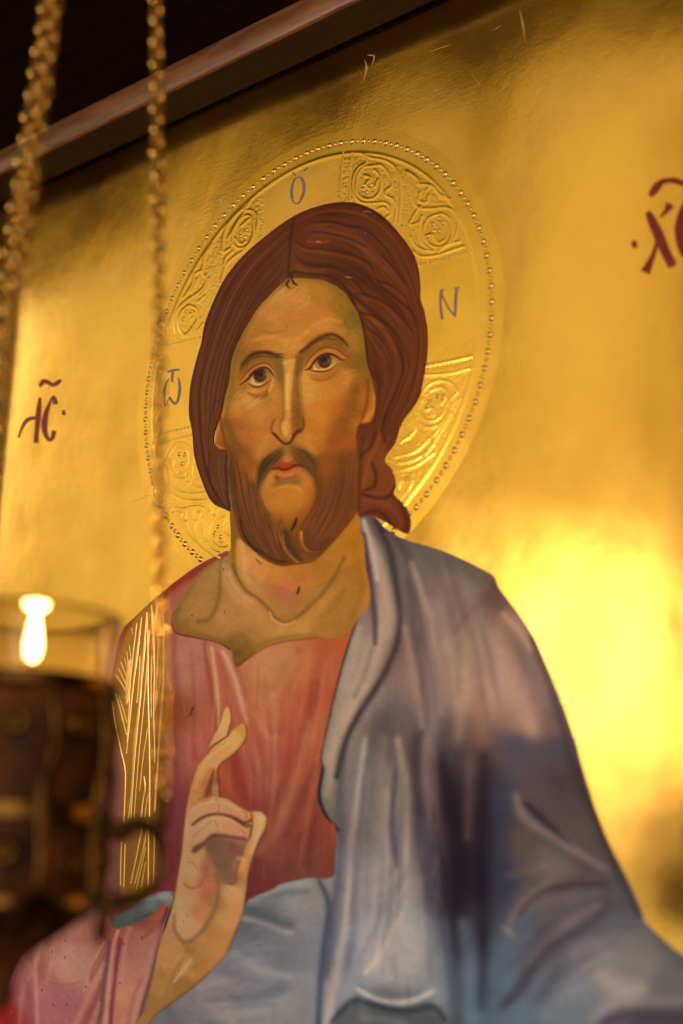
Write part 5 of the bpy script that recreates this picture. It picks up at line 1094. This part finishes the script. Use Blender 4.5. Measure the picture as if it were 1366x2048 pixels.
# beads, each a small dome
def dome(r):
    V = [(0, -r * .62, 0)]; F = []
    for k, (rad, h) in enumerate([(.5, .62), (.85, .34), (1.0, 0)]):
        for j in range(10): V.append((r * rad * math.cos(j * .6283), -r * h * .8, r * rad * math.sin(j * .6283)))
    fs = []
    for j in range(10): fs.append((0, 1 + (j + 1) % 10, 1 + j, 1 + j))
    for k in range(2):
        for j in range(10):
            a = 1 + k * 10 + j; b_ = 1 + k * 10 + (j + 1) % 10
            fs.append((a, b_, b_ + 10, a + 10))
    me = bpy.data.meshes.new('bead')
    me.from_pydata(V, [], [tuple(dict.fromkeys(f)) for f in fs]); me.polygons.foreach_set('use_smooth', [True] * len(me.polygons)); me.materials.append(m_bead)
    return me
big, small, tiny = dome(.0023), dome(.0016), dome(.0009)
def bead(me, x, y, name='bead'):
    if sample(cover_fig, np.array([x]), np.array([y]))[0] > .5: return
    o = bpy.data.objects.new(name, me); scene.collection.objects.link(o); o.parent = halo
    p = P3(np.array(x), np.array(y), .00008); o.location = Vector(p - ORGn)
nbd = 92
for k in range(nbd * 2):
    x, y = hpos(k * math.pi / nbd + .01, 1.0)
    bead(big if k % 2 == 0 else small, x, y)
def row(p, n, me=None):
    P = catmull(p, 10); d = np.r_[0, np.cumsum(np.hypot(*np.diff(P, axis=0).T))]
    for t in np.linspace(0, d[-1], n): bead(me or tiny, np.interp(t, d, P[:, 0]), np.interp(t, d, P[:, 1]))
for c_ in I_(560,300, 605,298, 575,340, 1003,495, 1028,522, 968,530, 975,572, 1005,570, 940,600) + J_(1020,905, 1000,975, 957,963, 492,1680, 437,1680, 412,1752) + K_(412,970, 460,975, 440,1060, 770,1645, 742,1705, 798,1740) + L_(480,800, 555,745, 610,760, 460,840, 260,1550):
    bead(small, *c_)
rows = [(I_(437,100, 425,250, 418,390), 20), (I_(490,105, 478,250, 468,390), 20), (J_(1135,550, 1160,740, 1160,935), 14), (J_(240,2005, 400,1965, 570,1925), 12), (K_(170,860, 240,785, 380,745, 520,712), 15), (K_(270,860, 400,820, 525,792), 12),
        (I_(880,772, 1040,735, 1190,690), 18), (L_(470,470, 700,430, 880,390), 10)]
Vd = []; Fd = []
def dots_part(pts):
    me = tiny; n = 0; Vs = []; Fs = []
    tv = np.array([v_.co[:] for v_ in me.vertices]); tf = [tuple(p.vertices) for p in me.polygons]
    tf = np.array([f if len(f) == 4 else (f[0], f[1], f[2], f[2]) for f in tf])
    return tv, tf
for p, n in rows: row(p, n)

# ------------------------------------------------------------ frame and wall
def wood(name, c0, c1, rough, sc=(8, 60, 60)):
    m, nt, b = mat_new(name)
    tc = nd(nt, 'ShaderNodeTexCoord'); mp = nd(nt, 'ShaderNodeMapping'); mp.inputs['Scale'].default_value = sc; lk(nt, tc.outputs['Object'], mp.inputs['Vector'])
    n = nd(nt, 'ShaderNodeTexNoise', Scale=1.6, Detail=6., Roughness=.65, Distortion=.6); lk(nt, mp.outputs[0], n.inputs['Vector'])
    c = nd(nt, 'ShaderNodeValToRGB'); e = c.color_ramp.elements; e[0].position = .35; e[0].color = (*c0, 1); e[1].position = .68; e[1].color = (*c1, 1)
    lk(nt, n.outputs[0], c.inputs[0]); lk(nt, c.outputs[0], b.inputs['Base Color'])
    b.inputs['Roughness'].default_value = rough
    bu = nd(nt, 'ShaderNodeBump', Strength=.25, Distance=.001); lk(nt, n.outputs[0], bu.inputs['Height']); lk(nt, bu.outputs[0], b.inputs['Normal'])
    return m
m_wood = wood('varnished_walnut', (.08, .030, .013), (.27, .105, .042), .36)
m_wood_shade = wood('shaded_walnut', (.02, .005, .003), (.05, .014, .007), .6)  # darker copy of the walnut: shade painted on the underside and groove
m_wall = wood('dark_wall_panelling', (.003, .0008, .0006), (.008, .0018, .0012), .9)
m_wall.node_tree.nodes['Principled BSDF'].inputs['Specular IOR Level'].default_value = .03
# profile of the rail across its width: (height above inner edge, distance from the board)
prof = [(0.005, -0.004), (0.005, .004), (0.0, .004), (0.0, .035), (.0015, .0375), (.010, .0385), (.019, .0385), (.0235, .037), (.029, .031), (.033, .022), (.034, -.02), (0.005, -.02)]
def rail(name, p0, p1, outdir, mat):
    a = np.array(p0, float); c_ = np.array(p1, float); o_ = np.array(outdir, float)
    V = []
    for e_ in (0, 1):
        for w, d in prof:
            base = a if e_ == 0 else c_
            mitre = (-1 if e_ == 0 else 1) * w
            al = (c_ - a) / np.linalg.norm(c_ - a)
            q = base + o_ * w + al * mitre
            V.append((q[0], -d, q[1]))
    n = len(prof); F = [(i, (i + 1) % n, (i + 1) % n + n, i + n) for i in range(n)]
    o = newobj(name, np.array(V) - ORGn, np.array(F), mat, icon, smooth=False)
    me = o.data; me.materials.append(m_wood_shade)
    for p in me.polygons:
        if p.index in (0, 1, 2, 10, 11): p.material_index = 1
        else: p.use_smooth = True
    return o
TL, TR, BL, BR = (uL, vT), (uR, vT), (uL, vB), (uR, vB)
rail('frame_rail', TL, TR, (0, 1), m_wood)
rail('frame_rail', BL, TL, (-1, 0), m_wood)
rail('frame_rail', TR, BR, (1, 0), m_wood)
rail('frame_rail', BR, BL, (0, -1), m_wood)
wl = newobj('wall', [(-4, .03, -1), (3, .03, -1), (3, .03, 4.5), (-4, .03, 4.5)], [(0, 1, 2, 3)], m_wall)
wl['kind'] = 'structure'

# ------------------------------------------------------------ hanging oil lamp
def metal(name, c0, c1, r0, r1, sc=120):
    m, nt, b = mat_new(name); b.inputs['Metallic'].default_value = 1
    tc = nd(nt, 'ShaderNodeTexCoord'); n = nd(nt, 'ShaderNodeTexNoise', Scale=float(sc), Detail=5.); lk(nt, tc.outputs['Object'], n.inputs['Vector'])
    c = nd(nt, 'ShaderNodeValToRGB'); e = c.color_ramp.elements; e[0].position = .35; e[0].color = (*c0, 1); e[1].position = .65; e[1].color = (*c1, 1)
    lk(nt, n.outputs[0], c.inputs[0]); lk(nt, c.outputs[0], b.inputs['Base Color'])
    r = nd(nt, 'ShaderNodeMapRange'); r.inputs['To Min'].default_value = r0; r.inputs['To Max'].default_value = r1; lk(nt, n.outputs[0], r.inputs['Value']); lk(nt, r.outputs[0], b.inputs['Roughness'])
    bu = nd(nt, 'ShaderNodeBump', Strength=.3, Distance=.0006); lk(nt, n.outputs[0], bu.inputs['Height']); lk(nt, bu.outputs[0], b.inputs['Normal'])
    return m
m_chain = metal('brass_chain', (.30, .17, .04), (.85, .54, .16), .08, .22)
m_dark = metal('tarnished_brass', (.03, .012, .005), (.15, .075, .02), .35, .55, 60)
m_rg, nt, b = mat_new('dark_red_enamel_glow')
tc = nd(nt, 'ShaderNodeTexCoord'); n = nd(nt, 'ShaderNodeTexNoise', Scale=45., Detail=3.); lk(nt, tc.outputs['Object'], n.inputs['Vector'])
c = nd(nt, 'ShaderNodeValToRGB'); e = c.color_ramp.elements; e[0].position = .35; e[0].color = (.014, .004, .001, 1); e[1].position = .66; e[1].color = (.13, .034, .008, 1)  # lighter patches paint an amber glow into the bowl colour
lk(nt, n.outputs[0], c.inputs[0]); lk(nt, c.outputs[0], b.inputs['Base Color']); b.inputs['Roughness'].default_value = .65; b.inputs['Specular IOR Level'].default_value = .15
m_glass, nt, b = mat_new('clear_glass')
b.inputs['Base Color'].default_value = (1, .94, .86, 1); b.inputs['Transmission Weight'].default_value = 1; b.inputs['Roughness'].default_value = .03; b.inputs['IOR'].default_value = 1.12
m_flame, nt, b = mat_new('flame')
b.inputs['Base Color'].default_value = (0, 0, 0, 1); b.inputs['Emission Color'].default_value = (1.0, .62, .24, 1); b.inputs['Emission Strength'].default_value = 26
m_wax, nt, b = mat_new('honey_wax'); b.inputs['Base Color'].default_value = (.75, .42, .12, 1); b.inputs['Roughness'].default_value = .35
b.inputs['Subsurface Weight'].default_value = .4; b.inputs['Subsurface Radius'].default_value = (.01, .005, .002)

LD = .60                                               # camera depth of the lamp axis
AX = atdepth(32., 1560., LD)
PXM = LD / FPX                                         # metres per photo pixel there
def zrow(y):                                           # height above which a row of the photo is seen on the lamp axis
    best = None
    lo, hi = -1.5, 1.5
    for _ in range(50):
        mid_ = (lo + hi) / 2
        q = (np.array(AX) + (0, 0, mid_) - CAM) @ RM
        yy_ = PH / 2 - FPX * q[1] / q[2]
        if yy_ > y: lo = mid_
        else: hi = mid_
    return (lo + hi) / 2
lamp = empty('hanging_oil_lamp', AX + Vector((0, 0, zrow(2010))), 'dark brass oil lamp with a lit wick hanging on three chains before the icon', 'oil lamp')
LORG = np.array(lamp.location)
def lathe(name, prof_, mat, parent, n=40, closed=False, cx=(0, 0)):
    V = []; k = len(prof_)
    for j in range(n):
        t = 2 * math.pi * j / n
        for r, z in prof_: V.append((AX[0] + cx[0] + r * math.cos(t), AX[1] + cx[1] + r * math.sin(t), AX[2] + z))
    F = []
    for j in range(n):
        for i in range(k if closed else k - 1):
            a = j * k + i; b_ = j * k + (i + 1) % k; c_ = ((j + 1) % n) * k + (i + 1) % k; d_ = ((j + 1) % n) * k + i
            F.append((a, d_, c_, b_))
    return newobj(name, np.array(V) - LORG, np.array(F), mat, parent)
Z = zrow; p_ = PXM
# inner enamel bowl, outer openwork bands and ribs
lathe('lamp_bowl', [(.1 * p_, Z(2030)), (22 * p_, Z(2010)), (30 * p_, Z(1985)), (26 * p_, Z(1955)), (40 * p_, Z(1925)), (84 * p_, Z(1885)), (140 * p_, Z(1840)), (172 * p_, Z(1800)), (178 * p_, Z(1700)), (176 * p_, Z(1560)), (178 * p_, Z(1430)), (182 * p_, Z(1385)), (170 * p_, Z(1383)), (166 * p_, Z(1600)), (150 * p_, Z(1760)), (.1 * p_, Z(1780))], m_rg, lamp)
for y0, y1, ro in ((1362, 1392, 196), (1606, 1650, 190), (1785, 1815, 186)):
    lathe('brass_band', [(ro * p_ - .004, Z(y0)), (ro * p_ - .001, Z(y0)), (ro * p_, Z(y0 + 8)), (ro * p_ - .001, Z((y0 + y1) / 2)), (ro * p_, Z(y1 - 8)), (ro * p_ - .001, Z(y1)), (ro * p_ - .004, Z(y1))], m_dark, lamp, closed=True)
def tube(name, pts, rad, mat, parent, org, n=8, sub=5, closed=False):
    P = catmull(pts, sub, closed) if len(pts[0]) == 3 else None
    k = len(P); rad = np.interp(np.linspace(0, 1, k), np.linspace(0, 1, len(rad)), rad) if hasattr(rad, '__len__') else np.full(k, rad)
    T = np.roll(P, -1, 0) - np.roll(P, 1, 0)
    if not closed: T[0] = P[1] - P[0]; T[-1] = P[-1] - P[-2]
    T /= np.linalg.norm(T, axis=1)[:, None]
    up = np.array([0.13, .97, .2]); V = []
    for i in range(k):
        a = np.cross(T[i], up); a /= np.linalg.norm(a); b_ = np.cross(T[i], a)
        for j in range(n):
            t = 2 * math.pi * j / n; V.append(P[i] + rad[i] * (a * math.cos(t) + b_ * math.sin(t)))
    F = []
    for i in range(k if closed else k - 1):
        for j in range(n): F.append((i * n + j, i * n + (j + 1) % n, ((i + 1) % k) * n + (j + 1) % n, ((i + 1) % k) * n + j))
    V = np.array(V) - org
    return newobj(name, V, np.array(F), mat, parent)
def cyl(theta, r, z): return (AX[0] + r * math.cos(theta), AX[1] + r * math.sin(theta), AX[2] + z)
for k in range(9):
    t = k * 2 * math.pi / 9 + .35
    r_ = 184 * p_
    tube('rib', [cyl(t, r_, Z(1392)), cyl(t + .06, r_ + .0015, Z(1500)), cyl(t - .05, r_ + .0015, Z(1600)), cyl(t, r_, Z(1700)), cyl(t, r_, Z(1790)), cyl(t, 120 * p_, Z(1850)), cyl(t, 60 * p_, Z(1900))], [.0016, .0024, .0020, .0026, .002, .0018, .001], m_dark, lamp, LORG)
    for (ya, rr_) in ((1465 + 14 * math.sin(k * 2.3), 17), (1715 + 14 * math.sin(k * 1.7), 15)):
        tt = t + math.pi / 9
        tube('rosette', [cyl(tt + rr_ * p_ * math.cos(u) / r_, r_ + .001, Z(ya) + rr_ * p_ * math.sin(u)) for u in np.linspace(0, 2 * math.pi, 8, endpoint=False)], .0026, m_dark, lamp, LORG, 6, 3, True)
# glass tumbler above the bowl
lathe('glass_cup', [(166 * p_, Z(1500)), (172 * p_, Z(1400)), (184 * p_, Z(1300)), (192 * p_, Z(1238)), (190 * p_, Z(1233)), (184 * p_, Z(1240)), (176 * p_, Z(1300)), (165 * p_, Z(1400)), (160 * p_, Z(1500))], m_glass, lamp, 56)
lathe('oil', [(.1 * p_, Z(1404)), (150 * p_, Z(1404)), (152 * p_, Z(1440)), (.1 * p_, Z(1480))], m_wax, lamp)
fx = ray(63., 1300.); foff = atdepth(66., 1300., LD - .0) - (AX + Vector((0, 0, Z(1300))))
fo = (foff[0], foff[1])
def flame_prof(y0, y1, w, k=12):
    out = []
    for i in range(k + 1):
        t = i / k
        r = w * math.sin(math.pi * t ** .55) ** 1.15 * (1 - .3 * t) if 0 < t < 1 else .05
        out.append((max(r, .05) * p_, Z(y0 + (y1 - y0) * t)))
    return out
fl = lathe('flame', flame_prof(1334, 1214, 16), m_flame, lamp, 18, cx=fo)
lathe('wick_holder', [(.1 * p_, Z(1350)), (16 * p_, Z(1352)), (24 * p_, Z(1362)), (22 * p_, Z(1372)), (.1 * p_, Z(1374))], m_wax, lamp, 20, cx=fo)
lathe('wick', [(.1 * p_, Z(1312)), (2.5 * p_, Z(1314)), (3 * p_, Z(1352)), (.1 * p_, Z(1353))], m_dark, lamp, 8, cx=fo)
pl = bpy.data.lights.new('flame_light', 'POINT'); pl.color = (1, .55, .2); pl.energy = 0.45; pl.shadow_soft_size = .006
po = bpy.data.objects.new('flame_light', pl); scene.collection.objects.link(po); po.location = (AX[0] + fo[0], AX[1] + fo[1], AX[2] + Z(1215)); 
# three scroll handles and chains
rt = Vector(RM[:, 0]); th0 = math.atan2(rt.y, rt.x)
hook = AX + Vector((0, 0, Z(-1240))) + rt * (35 * p_)
link_me = None
def make_link():
    a_, b_, r = .0046, .0031, .00088
    P = [(b_ * math.cos(t), 0, a_ * math.sin(t)) for t in np.linspace(0, 2 * math.pi, 12, endpoint=False)]
    o = tube('chain_link', [np.array(q) for q in P], r, m_chain, None, np.zeros(3), 6, 2, True)
    me = o.data; bpy.data.objects.remove(o); return me
link_me = make_link()
for k, dth in enumerate((math.radians(20), math.radians(140), math.radians(260))):
    th = th0 + dth
    rr_ = 303 * p_
    H = lambda r, y: cyl(th, r * p_, Z(y))
    hd = tube('scroll_handle', [H(180, 1640), H(215, 1655), H(250, 1640), H(285, 1650), H(308, 1690), H(306, 1740), H(282, 1775), H(240, 1795), H(205, 1800), H(190, 1795)], [.004, .0046, .0036, .003, .0026, .0022, .0022, .0028, .0036, .003], m_dark, lamp, LORG, 10)
    tube('handle_loop', [H(285, 1650), H(300, 1635), H(303, 1600), H(298, 1570)], [.0032, .0036, .003, .0024], m_dark, lamp, LORG, 8)
    tube('drop_finial', [H(196, 1795), H(194, 1830), H(192, 1860), H(190, 1885)], [.0022, .0028, .0034, .0008], m_dark, lamp, LORG, 8)
    a = Vector(H(300, 1572)); bvec = hook + Vector((.004 * math.cos(th), .004 * math.sin(th), 0)) - a
    L = bvec.length; n = int(L / .0060)
    ch = bpy.data.objects.new('chain', None); scene.collection.objects.link(ch); ch.parent = lamp; ch.location = a - lamp.location; ch.empty_display_size = .01
    q0 = bvec.to_track_quat('Z', 'Y')
    sag = 0.0
    for i in range(int(n * .80)):
        t = i / n
        o = bpy.data.objects.new('chain_link', link_me); scene.collection.objects.link(o); o.parent = ch
        pos = bvec * t + Vector((-math.cos(th), -math.sin(th), 0)) * sag * 4 * t * (1 - t)
        o.location = pos
        o.rotation_mode = 'QUATERNION'
        ang = th0 + (.8 if i % 2 else -.8) + .2 * math.sin(i * 1.7)
        xv = Vector((math.cos(ang), math.sin(ang), 0)); zv = bvec.normalized(); yv = zv.cross(xv).normalized(); xv = yv.cross(zv)
        o.rotation_quaternion = (Matrix((xv, yv, zv)).transposed() @ Matrix.Rotation(.22 if i % 2 else -.22, 3, 'Y')).to_quaternion()
